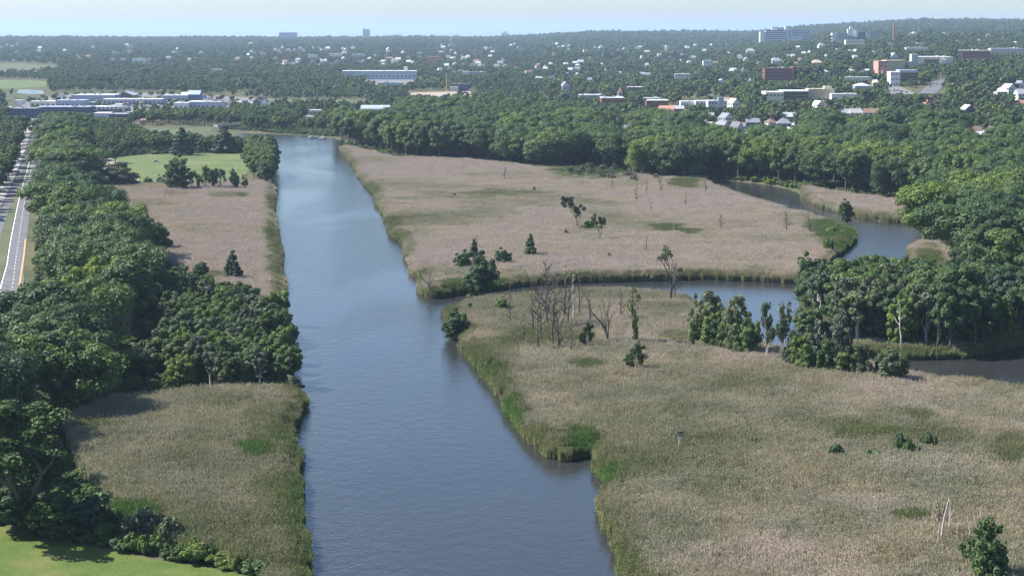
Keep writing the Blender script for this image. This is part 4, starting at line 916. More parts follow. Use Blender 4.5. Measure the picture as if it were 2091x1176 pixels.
B('building', 'cream roof on the hill right of the smokestack', 'building', 1872, 1888, 88, 94, 14, 'cream', 'roofwhite', base=97)
B('building', 'single white cube house far up the right ridge', 'house', 2014, 2022, 69, 75, 10, 'white', 'roofwhite', base=78)
def tank(label, px, yt, by, wpx):
    x, y, z = G(px, by); _, _, de = proj(x, y, z); ppm = F_PX/de; hh = (by-yt)/ppm; r_ = wpx/ppm/2; e = empty('water_tank', (x, y, z)); tag(e, label, 'water tank')
    MB().cyl(0, 0, -3, hh*.8, r_, 20).build('tank', MAT['roofwhite'], e); MB().cyl(0, 0, hh*.8, hh, r_*1.01, 20, r_*.5).build('dome', MAT['white'], e)
    BRECT.append((px-wpx/2, px+wpx/2, yt-1, by-3, y))
tank('white water tank on the crest of the right ridge', 2016, 27, 38, 19)
# --- far suburb: pale houses peeping out of the trees
rh = random.Random(5)
SUB = [((560, 690), (98, 134), 38, 'left of the white warehouse'), ((700, 865), (100, 134), 34, 'above the white warehouse'), ((900, 1060), (92, 152), 38, 'around the needle-spired church'), ((1530, 1800), (100, 185), 34, 'around the brick apartment house'), ((1060, 1280), (92, 172), 38, 'left of the cream bell-tower church'), ((1290, 1540), (92, 178), 38, 'between the bell-tower church and the hospital'), ((0, 540), (90, 128), 38, 'in the far left lowland'), ((1700, 2080), (60, 112), 32, 'on the right-hand ridge')]
ORD0 = ['first', 'second', 'third', 'fourth', 'fifth', 'sixth', 'seventh', 'eighth', 'ninth', 'tenth', 'eleventh', 'twelfth', 'thirteenth', 'fourteenth', 'fifteenth', 'sixteenth', 'seventeenth', 'eighteenth', 'nineteenth', 'twentieth']
ORD0 += ['twenty-'+q for q in ORD0[:9]]+['thirtieth']+['thirty-'+q for q in ORD0[:9]]
for (xa, xb), (ya, yb_), n, where in SUB:
    L_ = []
    for k in range(n):
        px = rh.uniform(xa, xb); py = rh.uniform(ya, yb_); w_ = rh.uniform(6, 13)*(.5+.5*(py-60)/80); h_ = rh.uniform(5, 8.5)*(.6+.4*(py-60)/80)
        if any(a-6 < px < b+6 and c-6 < py < d+8 for a, b, c, d, _ in BRECT): continue
        L_.append((px, py, w_, h_))
    for k, (px, py, w_, h_) in enumerate(sorted(L_)):
        wl, rf = rh.choice(['white', 'white', 'cream', 'silver']), rh.choice(['grey', 'slate', 'brown', 'silver'])
        B('house', 'small far %s house %s, %s from left' % ({'silver': 'grey'}.get(wl, wl), where, ORD0[k]), 'house', px-w_/2, px+w_/2, py-h_, py, 11, wl, rf, 'gable', yaw=rh.uniform(-.5, .6), gable=rh.choice('xy'), base=py+2, group='far suburban houses', win=(1, 2))

# ------------------------------------------------------------------ trees: fit, choose the 300 that show, scatter the rest
def join_tree(pr, nm):
    bm = bmesh.new(); bm.from_mesh(pr['crown']); n = len(bm.faces); bm.from_mesh(pr['trunk']); bm.faces.ensure_lookup_table()
    for f in bm.faces[n:]: f.material_index = 1
    me = bpy.data.meshes.new(nm); bm.to_mesh(me); bm.free()
    me.materials.append(pr['crown'].materials[0]); me.materials.append(pr['trunk'].materials[0]); return me
def fit_heights(x, y, z, h, hr):               # trees standing before a building stay below what the photo shows of it
    px, pt, de = proj(x, y, z+h); _, pb, _ = proj(x, y, z); rp = hr*F_PX/de
    keep = np.ones(len(x), bool); h = h.copy()
    for x0, x1, yt, yb, dist in BRECT:
        k = (y < dist+3) & (px+rp > x0) & (px-rp < x1) & (pt < yb-1) & (pb > yt)
        if not k.any(): continue
        nh = h[k]-(yb-1-pt[k])*de[k]/F_PX
        h[k] = np.maximum(nh, 0); pt[k] = yb-1
        k2 = (np.abs(y-dist-8) < 16) & (px+rp*.5 > x0) & (px-rp*.5 < x1); keep &= ~k2
    return h, keep & (h > 3.0)
for x0, x1, yt, yb, by in [(185, 295, 632, 716, 738), (284, 348, 446, 498, 507), (206, 272, 338, 380, 388), (394, 426, 536, 558, 563), (450, 498, 514, 556, 565), (1876, 1926, 164, 192, 197), (1818, 1864, 180, 193, 196), (1893, 1907, 196, 212, 217)]: BRECT.append((x0, x1, yt, yb, G((x0+x1)/2, by)[1]-3))
cx = np.array([c[0] for c in CAND]); cy = np.array([c[1] for c in CAND]); cz = np.array([c[2] for c in CAND]); ch = np.array([c[3] for c in CAND])
ch, keep = fit_heights(cx, cy, cz, ch, 4.0)
crad = np.array([PR[c[4][0]][c[4][1]]['rad']*1.0 for c in CAND]); chh = np.array([PR[c[4][0]][c[4][1]]['h'] for c in CAND])
sxy = np.clip(ch/chh, .62, 1.2)*np.array([c[7]*(1.12 if c[5][1].startswith(('trees of the road', 'forest')) else 1.0) for c in CAND])
px, pt, de = proj(cx, cy, cz+ch); _, pb, _ = proj(cx, cy, cz+ch*.15); rp = crad*sxy*F_PX/de*.85
order = np.argsort(cy); GR = np.zeros((300, 560), bool); vis = np.zeros(len(CAND))
for i in order:
    if not keep[i]: continue
    a0, a1 = int((px[i]-rp[i])//4), int((px[i]+rp[i])//4)+1; b0, b1 = int(pt[i]//4), int(pb[i]//4)+1
    a0, a1 = max(a0, 0), min(a1, 523); b0, b1 = max(b0, 0), min(b1, 294)
    if a1 <= a0 or b1 <= b0: continue
    sub = GR[b0:b1, a0:a1]; vis[i] = (~sub).sum(); sub[:] = True
pick = set(np.argsort(-vis)[:290].tolist()); pick = {i for i in pick if vis[i] > 0 and keep[i]}
NAMES = {'K': 'bushy_tree', 'G': 'spreading_tree', 'B': 'broadleaf_tree', 'R': 'round_tree', 'T': 'slender_tree'}
ORD = ['first', 'second', 'third', 'fourth', 'fifth', 'sixth', 'seventh', 'eighth', 'ninth', 'tenth', 'eleventh', 'twelfth', 'thirteenth', 'fourteenth', 'fifteenth', 'sixteenth', 'seventeenth', 'eighteenth', 'nineteenth', 'twentieth']
ZSHORT = {'trees of the roadside belt': ('tall tree of the roadside belt', 9), 'thicket trees on the left bank': ('thicket tree on the left bank', 9), 'trees left of the road': ('dark tree beyond the carriageways at the left edge', 6), 'scrub trees behind the playing field': ('scrub tree behind the playing field', 9), 'clump at the field corner': ('tree in the clump at the playing field corner', 5),
    'trees on the far bank': ('tree on the far bank of the basin', 9), 'forest trees behind the marsh': ('forest tree behind the reed island', 18), 'peninsula trees': ('tree on the wooded creek peninsula', 11), 'yard trees': ('tree among the far commercial yards', 12), 'young trees at the forest edge': ('slender young tree at the green forest edge', 8)}
LOOK = {'K': 'bushy low-branched', 'G': 'broad-domed', 'B': 'upright', 'R': 'rounded', 'T': 'pale-trunked thin'}
lab = {}
for g_, (txt, per_row) in ZSHORT.items():
    ii = sorted([i for i in pick if CAND[i][5][1] == g_], key=lambda i: -pb[i])
    rows = [ii[k:k+per_row] for k in range(0, len(ii), per_row)]
    for rn, row in enumerate(rows):
        for n_, i in enumerate(sorted(row, key=lambda i: px[i])):
            rt = 'nearest row' if rn == 0 else ('farthest row' if rn == len(rows)-1 else ORD[rn]+' row back')
            lab[i] = ('%s %s, %s from left in the %s' % (LOOK[CAND[i][4][0]], txt, ORD[n_], rt)) if len(rows) > 1 else '%s %s, %s from left' % (LOOK[CAND[i][4][0]], txt, ORD[n_])
for i in sorted(pick):
    c = CAND[i]; pr = PR[c[4][0]][c[4][1]]
    put_tree(pr, NAMES[c[4][0]], c[0], c[1], c[2], ch[i]/pr['h'], sxy[i], c[6], lab[i], c[5][1])
rest = [i for i in range(len(CAND)) if keep[i] and i not in pick]
kinds = sorted({CAND[i][4] for i in rest}); jp = [proto('wood_%s%d' % k, join_tree(PR[k[0]][k[1]], 'wood_tree')) for k in kinds]
if rest:
    scatter('woodland', [(CAND[i][0], CAND[i][1], CAND[i][2]) for i in rest], np.array([CAND[i][6] for i in rest]), np.array([(sxy[i], sxy[i], ch[i]/chh[i]) for i in rest]),
            [kinds.index(CAND[i][4]) for i in rest], jp, label='unbroken mass of further forest trees behind the front rows', cat='woodland')
# undergrowth beneath and in front of the woods
def undergrowth(polys, spacing, hs, seed):
    X = []; Y = []
    for ip, p in enumerate(polys):
        sp_ = spacing*(.55 if ip == 3 else 1.0)
        W = [G(*q)[:2] for q in p]; xs = [q[0] for q in W]; ys = [q[1] for q in W]
        x, y = jitter_grid(min(xs), max(xs), min(ys), max(ys), sp_, seed); k = inpoly(x, y, W); X.append(x[k]); Y.append(y[k])
    x = np.concatenate(X); y = np.concatenate(Y); k = shore_sd(x, y) > .6; return x[k], y[k]
UP = [[(100, 262), (190, 302), (215, 395), (262, 490), (345, 575), (430, 615), (520, 645), (600, 662), (614, 730), (612, 806), (480, 815), (320, 822), (200, 845), (110, 880), (60, 940), (-30, 1010), (-200, 1000), (0, 740), (60, 680), (74, 600), (80, 480), (90, 330)],
      [(1640, 605), (1800, 600), (1990, 605), (2100, 655), (2100, 705), (1990, 728), (1880, 732), (1740, 712), (1650, 680)],
      [(696, 292), (704, 306), (765, 306), (800, 330), (960, 336), (1095, 352), (1230, 356), (1345, 376), (1400, 376), (1460, 366), (1530, 371), (1640, 389), (1700, 402), (1850, 420), (1912, 444), (1885, 500), (1935, 514), (1965, 590), (2020, 612), (2150, 660), (2150, 560), (1950, 470), (1900, 410), (1640, 370), (1460, 350), (1095, 335), (800, 312)],
      [(-100, 1066), (40, 1074), (130, 1098), (220, 1116), (330, 1140), (430, 1156), (560, 1195), (545, 1170), (440, 1136), (340, 1098), (270, 1050), (200, 1000), (150, 940), (60, 920), (-60, 960), (-100, 1000)],
      [(195, 262), (240, 258), (330, 288), (470, 290), (540, 300), (545, 312), (300, 316), (205, 324), (180, 300)], [(440, 262), (560, 272), (690, 280), (690, 262), (560, 258)], [(1415, 670), (1470, 690), (1560, 728), (1660, 752), (1850, 768), (1850, 758), (1660, 738), (1560, 712), (1470, 676), (1425, 655)]]
ux, uy = undergrowth(UP, 4.2, 1, 51); r_ = np.random.default_rng(52); un = len(ux)
jb = [proto('undergrowth_%d' % k, join_tree(BUSH[k], 'undergrowth')) for k in range(4)]
us = r_.uniform(.5, 1.15, un); ut = r_.uniform(.4, 1.25, un)
scatter('undergrowth', np.stack([ux, uy, T(ux, uy)], -1), r_.uniform(0, 6.28, un), np.stack([us, us, ut], -1), r_.integers(0, 4, un), jb, label='tangled low undergrowth along the feet of the woods', cat='undergrowth')
# far woods over the lowland and the hills
FARP = []
for k in range(5):
    pr = broadleaf(400+k, 13, 5.4, low=.1, clumps=15, per=18, size=1.25, lumps=4, leaf=['leaf_broad', 'leaf_broad', 'leaf_grey', 'leaf_broad', 'leaf_shrub'][k]); FARP.append(proto('far_tree_%d' % k, join_tree(pr, 'far_tree')))
OPENP = [[(-90, 129), (40, 128), (115, 135), (130, 146), (60, 151), (-90, 153)], [(-90, 162), (60, 161), (102, 167), (98, 196), (-90, 196)], [(10, 198), (150, 186), (340, 188), (560, 203), (560, 224), (450, 230), (400, 244), (255, 250), (60, 250), (10, 240)], [(520, 203), (735, 203), (770, 214), (760, 222), (640, 222), (560, 218)], [(830, 186), (972, 184), (975, 204), (835, 208)], [(690, 155), (852, 155), (852, 178), (760, 178)], [(1808, 172), (1870, 184), (1925, 158), (1932, 176), (1905, 202), (1815, 198)],
         [(190, 255), (700, 240), (700, 345), (190, 345)], [(60, 245), (98, 245), (90, 330), (40, 330)]]
def far_band(y0, y1, spacing, seed, dens):
    x, y = jitter_grid(-.5*y1-200, .45*y1+200, y0, y1, spacing, seed)
    k = (x > -.48*y-150) & (x < .42*y+120); x, y = x[k], y[k]
    z = T(x, y); k = z > .2; x, y, z = x[k], y[k], z[k]
    qx, qy, de = proj(x, y, z)
    op = np.zeros(len(x), bool)
    for p in OPENP+[FOREST]: op |= inpoly(qx, qy, p)
    k = ~op & (fbm(x/70+5, y/70, 3) > 1-dens) ; x, y, z = x[k], y[k], z[k]
    return x, y, z
FW = [P0(*p) for p in FOREST]
parts = [far_band(1300, 3600, 12.5, 61, .63), far_band(3600, 6400, 17.0, 62, .62), far_band(6400, 10400, 21.0, 66, .74)]
x = np.concatenate([p[0] for p in parts]); y = np.concatenate([p[1] for p in parts]); z = np.concatenate([p[2] for p in parts])
k = (y > 1630) | (proj(x, y, z)[1] < 290) ; x, y, z = x[k], y[k], z[k]
k = np.ones(len(x), bool); nr_ = y < 1700; k[nr_] = shore_sd(x[nr_], y[nr_]) > 6; x, y, z = x[k], y[k], z[k]
r_ = np.random.default_rng(63); h = 6.0+10*(.55*r_.random(len(x))**1.3+.45*fbm(x/40, y/40, 2))
h = h*np.where(x/np.maximum(y, 1) < .02, .82, 1.05)
h, kp = fit_heights(x, y, z, h, 3.6); x, y, z, h = x[kp], y[kp], z[kp], h[kp]
h = h*np.where(y > 3600, 1.2, 1.0)*np.where(r_.random(len(x)) < .10, 1.4, 1.0); h, kp = fit_heights(x, y, z, h, 4.5); x, y, z, h = x[kp], y[kp], z[kp], h[kp]
s = np.clip(h/13, .4, 2.2)
scatter('far_woods', np.stack([x, y, z-.2], -1), r_.uniform(0, 6.28, len(x)), np.stack([s*r_.uniform(.85, 1.2, len(x)), s*r_.uniform(.85, 1.2, len(x)), s], -1), r_.integers(0, 5, len(x)), FARP, label='endless suburban woods covering the lowland and the hill', cat='woods')
print('trees', len(pick), 'rest', len(rest), 'under', un, 'far', len(FARP), 'cand', len(CAND), 'picked min vis', min(vis[i] for i in pick))

# ------------------------------------------------------------------ single trees, snags and bushes one can point at
C0, C1, C2 = CONI; R0, R1, R2, R3 = ROUND; O0, O1, O2 = OPEN; S0, S1, S2, S3, S4 = SNAG
VINE = [branching(320+k, 10, .3, leaf='leaf_broad', per=34, size=.36, bark='bark', leaf_p=.5, crs=.75, vine=True, levels=2, trunk_f=.6) for k in range(3)]
PINE = [branching(330+k, 10, .5, leaf='leaf_conifer', per=50, size=.34, bark='bark', leaf_p=.8, crs=.8, levels=2, trunk_f=.6, forks=5) for k in range(2)]
HALF = branching(340, 18, .38, leaf='leaf_grey', per=40, size=.36, bark='bark_grey', leaf_p=.28, crs=1.0, forks=4, trunk_f=.3)
HERO = branching(350, 24, .78, leaf='leaf_shrub', per=60, size=.32, bark='bark', leaf_p=.85, crs=1.0, forks=5, levels=4, trunk_f=.22, vine=True)
DEADBIG = branching(351, 15, .62, bark='dead_brush', forks=6, levels=4, trunk_f=.22)
STICK = []
for k in range(4):
    m = MB(); ln = [.05, .03, .10, .07][k]; cv = lambda t, l, ph: (l*6*t**1.8+.10*math.sin(5*t+ph), .06*math.sin(4*t+ph*2), 6.0*t-.4*(1-t))
    m.tube([cv(t, ln, k) for t in np.linspace(0, 1, 8)], [.16-.115*t for t in np.linspace(0, 1, 8)], 6)
    if k == 3:
        b0 = cv(.45, ln, k); m.tube([b0, (b0[0]-.35, .05, b0[2]+1.0), (b0[0]-.5, .1, b0[2]+2.2), (b0[0]-.75, .1, b0[2]+3.0)], [.10, .085, .06, .035], 6)
    else:
        b0 = cv(.7, ln, k); m.tube([b0, (b0[0]-.3, .15, b0[2]+.5)], [.05, .02], 4)
    STICK.append(dict(trunk=m.mesh('trunk', MAT['bark_pale']), crown=None, h=6.0, rad=1.0))
BRUSH = branching(370, 3.5, .9, bark='dead_brush', forks=7, levels=3, trunk_f=.15)
at(COLM[0], 985, 594, 84, 'biggest dark dense tree on the near edge of the reed island', 'dense_tree', wide=64)
at(COLM[0], 945, 545, 38, 'dark round tree just left of the biggest island tree', wide=36, name='round_tree')
at(C0, 968, 528, 40, 'dark pointed tree behind the biggest island tree', 'conifer', wide=28)
at(COLM[0], 1028, 537, 34, 'low round tree right of the biggest island tree', 'round_tree', wide=36)
at(C0, 1083, 520, 42, 'lone dark conifer on the island, right of the round trees', 'conifer', wide=30)
at(PINE[0], 1180, 464, 58, 'tall sparse pine in the middle of the reed island', 'pine_tree', wf=.72)
at(PINE[1], 1226, 488, 48, 'smaller leaning pine right of the tall sparse pine', 'pine_tree', wf=.6)
at(R0, 1204, 467, 18, 'dark round bush between the two pines', 'bush', wide=22, cat='bush')
at(STICK[0], 1216, 465, 30, 'pale dead stick between the two pines', 'dead_snag', cat='dead tree')
at(HALF, 1368, 608, 112, 'tall half-dead tree with leaf tufts on the creek bank', 'half_dead_tree', wide=66)
at(S3, 1378, 606, 70, 'bare grey tree leaning beside the half-dead tree', 'dead_tree', cat='dead tree')
at(COLM[0], 932, 690, 62, 'dense green bush tree at the river tip of the near marsh', 'round_tree', wide=50, reed=False)
at(COLM[0], 1025, 628, 26, 'low dark shrub tree on the creek side near the marsh tip', 'round_tree', wide=28)
at(BUSH[2], 960, 628, 14, 'small bush near the marsh tip', 'bush', wide=18, cat='bush')
for px_, py_, hp, pr, lb in [(1115, 660, 128, S0, 'bare dark snag, tallest on the left of the snag group'), (1098, 708, 118, S4, 'thin bare snag at the front left of the snag group'), (1142, 707, 105, S1, 'forked bare snag at the front middle of the snag group'), (1166, 714, 70, S4, 'short broken snag at the front right of the snag group'), (1152, 645, 108, S4, 'slim dark snag behind the forked snag'), (1174, 650, 90, S2, 'pale leaning snag at the back right of the group'), (1131, 668, 100, S0, 'bare snag in the thick of the group'), (1088, 672, 88, S4, 'slim snag at the far left of the group'), (1041, 652, 72, S4, 'slim lone snag left of the snag group'), (1160, 665, 96, S3, 'bare many-twigged snag behind the short broken one'), (1242, 694, 118, S1, 'wide-forked bare snag standing alone right of the group'), (1104, 690, 108, S3, 'many-twigged grey snag, front left of the group'), (1122, 640, 100, S1, 'wide bare snag by the creek behind the group'), (1183, 640, 84, S4, 'thin snag at the creek side right of the group'), (1128, 700, 90, S0, 'grey snag between the thin and forked snags'), (1281, 705, 30, STICK[1], 'short dead stub left of the ivy column'), (1252, 668, 24, STICK[2], 'short stub beside the wide-forked snag'), (1293, 632, 55, S0, 'thin bare snag by the creek behind the ivy column'),
        (1606, 476, 46, S3, 'bare dark snag on the island near the inlet'), (1658, 476, 66, S1, 'pale many-armed snag at the inlet end of the island'), (1472, 468, 32, S3, 'small bare tree in the far right reeds'), (1527, 462, 22, STICK[2], 'thin dark stick in the far right reeds'), (1376, 476, 22, STICK[1], 'pale stick by the green reed patch'), (1416, 488, 18, STICK[0], 'pale stick right of the green reed patch'), (1319, 512, 32, S4, 'small dead conifer in the middle of the island'), (973, 506, 30, S4, 'thin dead conifer above the dark island trees'), (1075, 464, 14, STICK[1], 'low dead stub in the island reeds'), (1300, 410, 32, S0, 'dark dead stump tree at the back of the island'), (1303, 372, 52, S1, 'bare brown tree against the forest edge'), (1030, 366, 26, S3, 'bare grey bush tree at the island back left'), (1509, 488, 16, STICK[3], 'short pale post-like stub far right in the reeds'),
        (1330, 430, 26, S4, 'thin bare trunk at the back right of the island'), (1400, 420, 30, S4, 'thin bare trunk in the right part of the island back'), (1441, 395, 30, S3, 'bare shrub tree near the inlet head'), (1350, 392, 36, S0, 'bare tree by the young trees at the forest edge'), (1250, 384, 30, S4, 'thin dead trunk at the green forest edge, left'), (1280, 388, 34, S2, 'pale dead trunk at the green forest edge, middle'), (1320, 392, 30, S4, 'thin dead trunk at the green forest edge, right'), (1195, 372, 28, S2, 'pale thin trunk at the left of the green forest edge'), (1545, 482, 14, STICK[1], 'tiny stub in the far right reeds'), (1068, 700, 60, S4, 'slim low snag at the outer left of the group'), (1205, 660, 70, S4, 'slim snag between the group and the wide-forked one'), (1268, 650, 60, S0, 'thin dark snag behind the wide-forked one'), (880, 588, 50, S1, 'bare twisted tree at the island river corner'), (240, 738, 118, DEADBIG, 'great bare brown dead tree in front of the belt'), (305, 818, 66, S4, 'white spindly dead conifer by the left bank glade'), (468, 806, 72, S2, 'pale leaning dead trunk in the left bank thicket'), (440, 806, 80, S0, 'grey dead trunk left of the pale leaning one'), (546, 814, 32, STICK[2], 'white stub at the edge of the near left reeds'), (530, 812, 26, STICK[0], 'grey stub beside the white stub at the reed edge'), (1830, 700, 158, S1, 'bare-topped tree above the peninsula crowns'), (1705, 762, 92, S3, 'pale forked snag at the creek bend'), (1750, 764, 66, S0, 'thin snag before the peninsula'), (1838, 726, 110, S2, 'white forked trunk on the peninsula shore'), (1913, 732, 90, S4, 'white leaning trunk on the right peninsula shore')]:
    at(pr, px_, py_, hp, lb, 'dead_tree', cat='dead tree')
at(VINE[2], 1296, 697, 112, 'dark ivy column tree right of the bare snags', 'ivy_tree', wide=40)
at(O1, 1206, 706, 48, 'small crooked green tree between the snags', 'small_tree', wide=26)
at(O1, 1309, 754, 54, 'small dark tree standing out in the near reeds', 'small_tree', wide=38)
at(BRUSH, 1318, 755, 26, 'grey dead brush at the foot of the small dark tree', 'dead_brush', cat='bush')
for px_, py_, hp, pr, wd_, lb in [(1413, 702, 96, VINE[1], 30, 'thin ivy tree at the left end of the creek clump'), (1446, 694, 98, COLM[1], 66, 'broad grey-green tree in the creek clump'), (1476, 704, 78, COLM[0], 56, 'low dark tree in the middle of the creek clump'), (1502, 714, 108, COLM[1], 58, 'tall grey-green tree of the creek clump'), (1530, 720, 84, COLM[0], 50, 'dark ivy-covered tree at the right of the creek clump'), (1561, 730, 108, O0, 36, 'thin swaying tree against the water, left one'), (1594, 738, 112, O2, 40, 'thin swaying tree against the water, right one'), (1618, 742, 66, COLM[1], 44, 'pale leafy sapling at the creek edge'), (1640, 748, 74, COLM[2], 50, 'green shrubby tree left of the creek bend snag'), (1672, 752, 104, THIN[0], 56, 'grey leafy tree at the creek bend'), (1462, 700, 84, COLM[0], 56, 'dark shrubby tree between the two left creek clump trees'), (1490, 710, 70, COLM[2], 50, 'light green shrubby tree in the creek clump'), (1518, 718, 74, COLM[0], 48, 'dark shrubby tree right of the tall grey-green one'), (1655, 752, 66, COLM[0], 50, 'dark shrub left of the grey creek bend tree'), (1690, 756, 70, COLM[2], 54, 'green shrubby tree right of the grey creek bend tree'), (1712, 758, 118, THIN[1], 56, 'dark leafy tree by the pale forked snag'), (1758, 762, 60, COLM[1], 54, 'grey shrubby tree right of the dark low tree'), (1655, 700, 84, COLM[0], 64, 'dark tree at the left shore of the peninsula'), (1728, 760, 70, COLM[0], 60, 'dark low tree before the peninsula'), (1790, 762, 64, VINE[0], 24, 'ivy stump before the peninsula'), (1822, 770, 58, COLM[1], 64, 'grey dead-looking bush tree at the right end of the strip'), (1740, 690, 150, BROAD[1], 120, 'highest round crown of the peninsula'), (1950, 700, 160, BROAD[4], 110, 'high crown with bare pale trunk on the right of the peninsula'), (1880, 690, 140, BROAD[2], 100, 'spreading crown in the middle of the peninsula')]:
    at(pr, px_, py_, hp, lb, 'creek_tree', wide=wd_)
for px_, py_, hp, wd_, k, lb in [(1711, 926, 26, 46, 1, 'yellow-green bush alone in the near right reeds'), (1780, 926, 16, 50, 1, 'low yellow-green bush right of the lone one'), (1841, 914, 40, 32, 2, 'dark bush at the left of the reed thicket'), (1862, 918, 28, 46, 1, 'bright bush in the middle of the reed thicket'), (1896, 908, 36, 40, 0, 'green bush at the right of the reed thicket'), (1690, 508, 28, 26, 2, 'bush on the inlet corner of the island'), (1706, 475, 16, 50, 1, 'bright low scrub on the island inlet corner'), (1156, 479, 16, 14, 3, 'brownish bush in the middle of the island'), (1242, 524, 11, 22, 3, 'low brown bush near the creek reeds'), (1092, 389, 10, 12, 2, 'tiny dark bush at the island back'), (290, 1070, 44, 90, 3, 'silvery bush by the near left reeds'), (350, 1085, 40, 60, 3, 'grey-green bush at the lawn edge reeds'), (210, 1060, 60, 110, 2, 'dark spreading bush beneath the lawn tree'), (1000, 740, 18, 26, 0, 'green bush on the near marsh river edge')]:
    at(BUSH[k], px_, py_, hp, lb, 'bush', wide=wd_, cat='bush', crown_name='foliage', trunk_name='stem')
at(COLM[0], 1726, 440, 36, 'lone dark tree on the pale reed bank', 'round_tree', wide=30)
at(COLM[0], 316, 507, 64, 'full green tree in the left reed field beside the belt', 'round_tree', wide=62)
at(C1, 476, 565, 52, 'pointed lone tree in the left reed field', 'conifer', wide=44)
at(COLM[2], 410, 563, 30, 'smaller round tree left of the pointed one in the reeds', 'round_tree', wide=32)
at(C0, 372, 317, 56, 'tall dark pyramidal tree behind the playing field', 'conifer', wide=46)
at(C1, 458, 313, 56, 'second tall pyramidal tree behind the field, nearer the basin', 'conifer', wide=50)
at(COLM[0], 360, 386, 74, 'big dark tree at the near edge of the playing field', 'round_tree', wide=48)
at(R3, 236, 334, 36, 'light green tree by the dirt patch', 'round_tree', wide=34)
at(COLM[1], 244, 388, 56, 'wide bush tree at the field corner near the belt', 'round_tree', wide=74)
for k, (px_, hp, wd_, pr) in enumerate([(303, 24, 20, R2), (330, 30, 26, THIN[0]), (392, 44, 24, THIN[1]), (405, 40, 20, VINE[0]), (420, 46, 22, O1), (436, 42, 26, R0), (450, 44, 24, THIN[2]), (472, 40, 20, O1), (482, 24, 14, R2), (500, 30, 16, THIN[0])]):
    at(pr, px_, 385, hp, 'thin tree in the row at the near field edge, %s from left' % ORD[k], 'slender_tree', wide=wd_, group='row at the near field edge')
at(COLM[0], 30, 1088, 120, 'dark shrubby tree left of the lawn tree trunk', 'bushy_tree', wide=110)
at(COLM[2], 108, 1098, 92, 'green shrubby tree right of the lawn tree trunk', 'bushy_tree', wide=96)
at(COLM[0], 160, 1096, 84, 'dark shrubby tree beside the spreading bush', 'bushy_tree', wide=90)
at(HERO, 62, 1086, 262, 'great open-limbed tree shading the lawn at lower left', 'lawn_tree', wide=300)
at(BROAD[3], -40, 1010, 300, 'leafy tree cut by the lower left picture edge', wide=150)
at(O1, 2022, 1172, 108, 'dense green tree at the bottom right corner', 'corner_tree', wide=70)
at(COLM[0], 2020, 1176, 96, 'dark rounded tree joined to the bottom right corner tree', 'round_tree', wide=74)
for k, (px_, py_, hp, pr, rz_k, lb) in enumerate([(1922, 1100, 82, STICK[2], 0, 'tallest white dead trunk leaning right, bottom right'), (1941, 1090, 68, STICK[0], 2.6, 'slim white dead trunk right of the tallest one'), (1916, 1112, 46, STICK[1], -1.0, 'short white trunk in front of the tallest one'), (1954, 1092, 26, STICK[1], 1, 'small white stub among the dead trunks'), (1982, 1096, 44, STICK[2], 2.6, 'curved white stub near the corner tree'), (1996, 1080, 46, STICK[3], 0, 'white V-shaped dead trunk behind the corner tree'), (1905, 1105, 26, STICK[0], 1, 'leftmost low pale stub of the dead trunks')]):
    at(pr, px_, py_, hp, lb, 'dead_snag', rz=rz_k, cat='dead tree')
at(BRUSH, 1905, 1056, 44, 'grey dead brush left of the white trunks', 'dead_brush', cat='bush')
at(BRUSH, 1960, 1150, 34, 'grey dead brush beside the corner tree', 'dead_brush', cat='bush')

# ------------------------------------------------------------------ small built things
def nest_pole(px_, py_, hp, label, sign):
    x, y, z, up_ = foot(px_, py_); _, _, de = proj(x, y, z); hm = hp*de/F_PX*1.12+up_; e = empty('nest_platform', (x, y, z)); tag(e, label, 'nest platform')
    MB().cyl(0, 0, -.6, hm-.75, .14, 8).build('post', MAT['concrete'], e)
    pl = MB().box(-.75, .75, -.75, .75, hm-.75, hm-.62).build('platform', MAT['wood'], e)
    m = MB()
    for a in (0, 1.57, 3.14, 4.71): m.tube([(math.cos(a)*.1, math.sin(a)*.1, hm-1.6), (math.cos(a)*.7, math.sin(a)*.7, hm-.75)], [.04, .04], 5)
    m.build('brace', MAT['wood'], e)
    m = MB(); r_ = np.random.default_rng(int(px_))
    for k in range(90):
        a = r_.uniform(0, 6.28); b = a+r_.uniform(.6, 1.4); q0 = r_.uniform(.5, .95); q1 = r_.uniform(.5, 1.05); z0 = r_.uniform(hm-.6, hm-.1)
        m.tube([(math.cos(a)*q0, math.sin(a)*q0, z0), (math.cos(b)*q1, math.sin(b)*q1, z0+r_.uniform(-.1, .2))], [.035, .02], 4)
    m.cyl(0, 0, hm-.62, hm-.3, .8, 12); m.build('nest', MAT['bark'], e)
    if sign: MB().box(-.35, .35, -.22, -.16, hm-2.0, hm-1.45).build('sign_board', MAT['white'], e)
nest_pole(1387, 908, 29, 'osprey nest on a pale pole in the near right reeds', True)
nest_pole(928, 408, 12, 'osprey nest on a pole in the reed island', False)
def utility_pole(px_, by, yt, label, mat='concrete', arm=True, r=.28, group='far poles'):
    x, y, z = G(px_, by); _, _, de = proj(x, y, z); hm = (by-yt)*de/F_PX; e = empty('utility_pole', (x, y, z)); tag(e, label, 'pole', group)
    k = max(r, de/F_PX*.42)
    MB().cyl(0, 0, -1, hm, k, 8, k*.7).build('shaft', MAT[mat], e)
    if arm: MB().box(-hm*.07, hm*.07, -k*1.3, k*1.3, hm*.93, hm*.93+k).build('crossarm', MAT[mat], e)
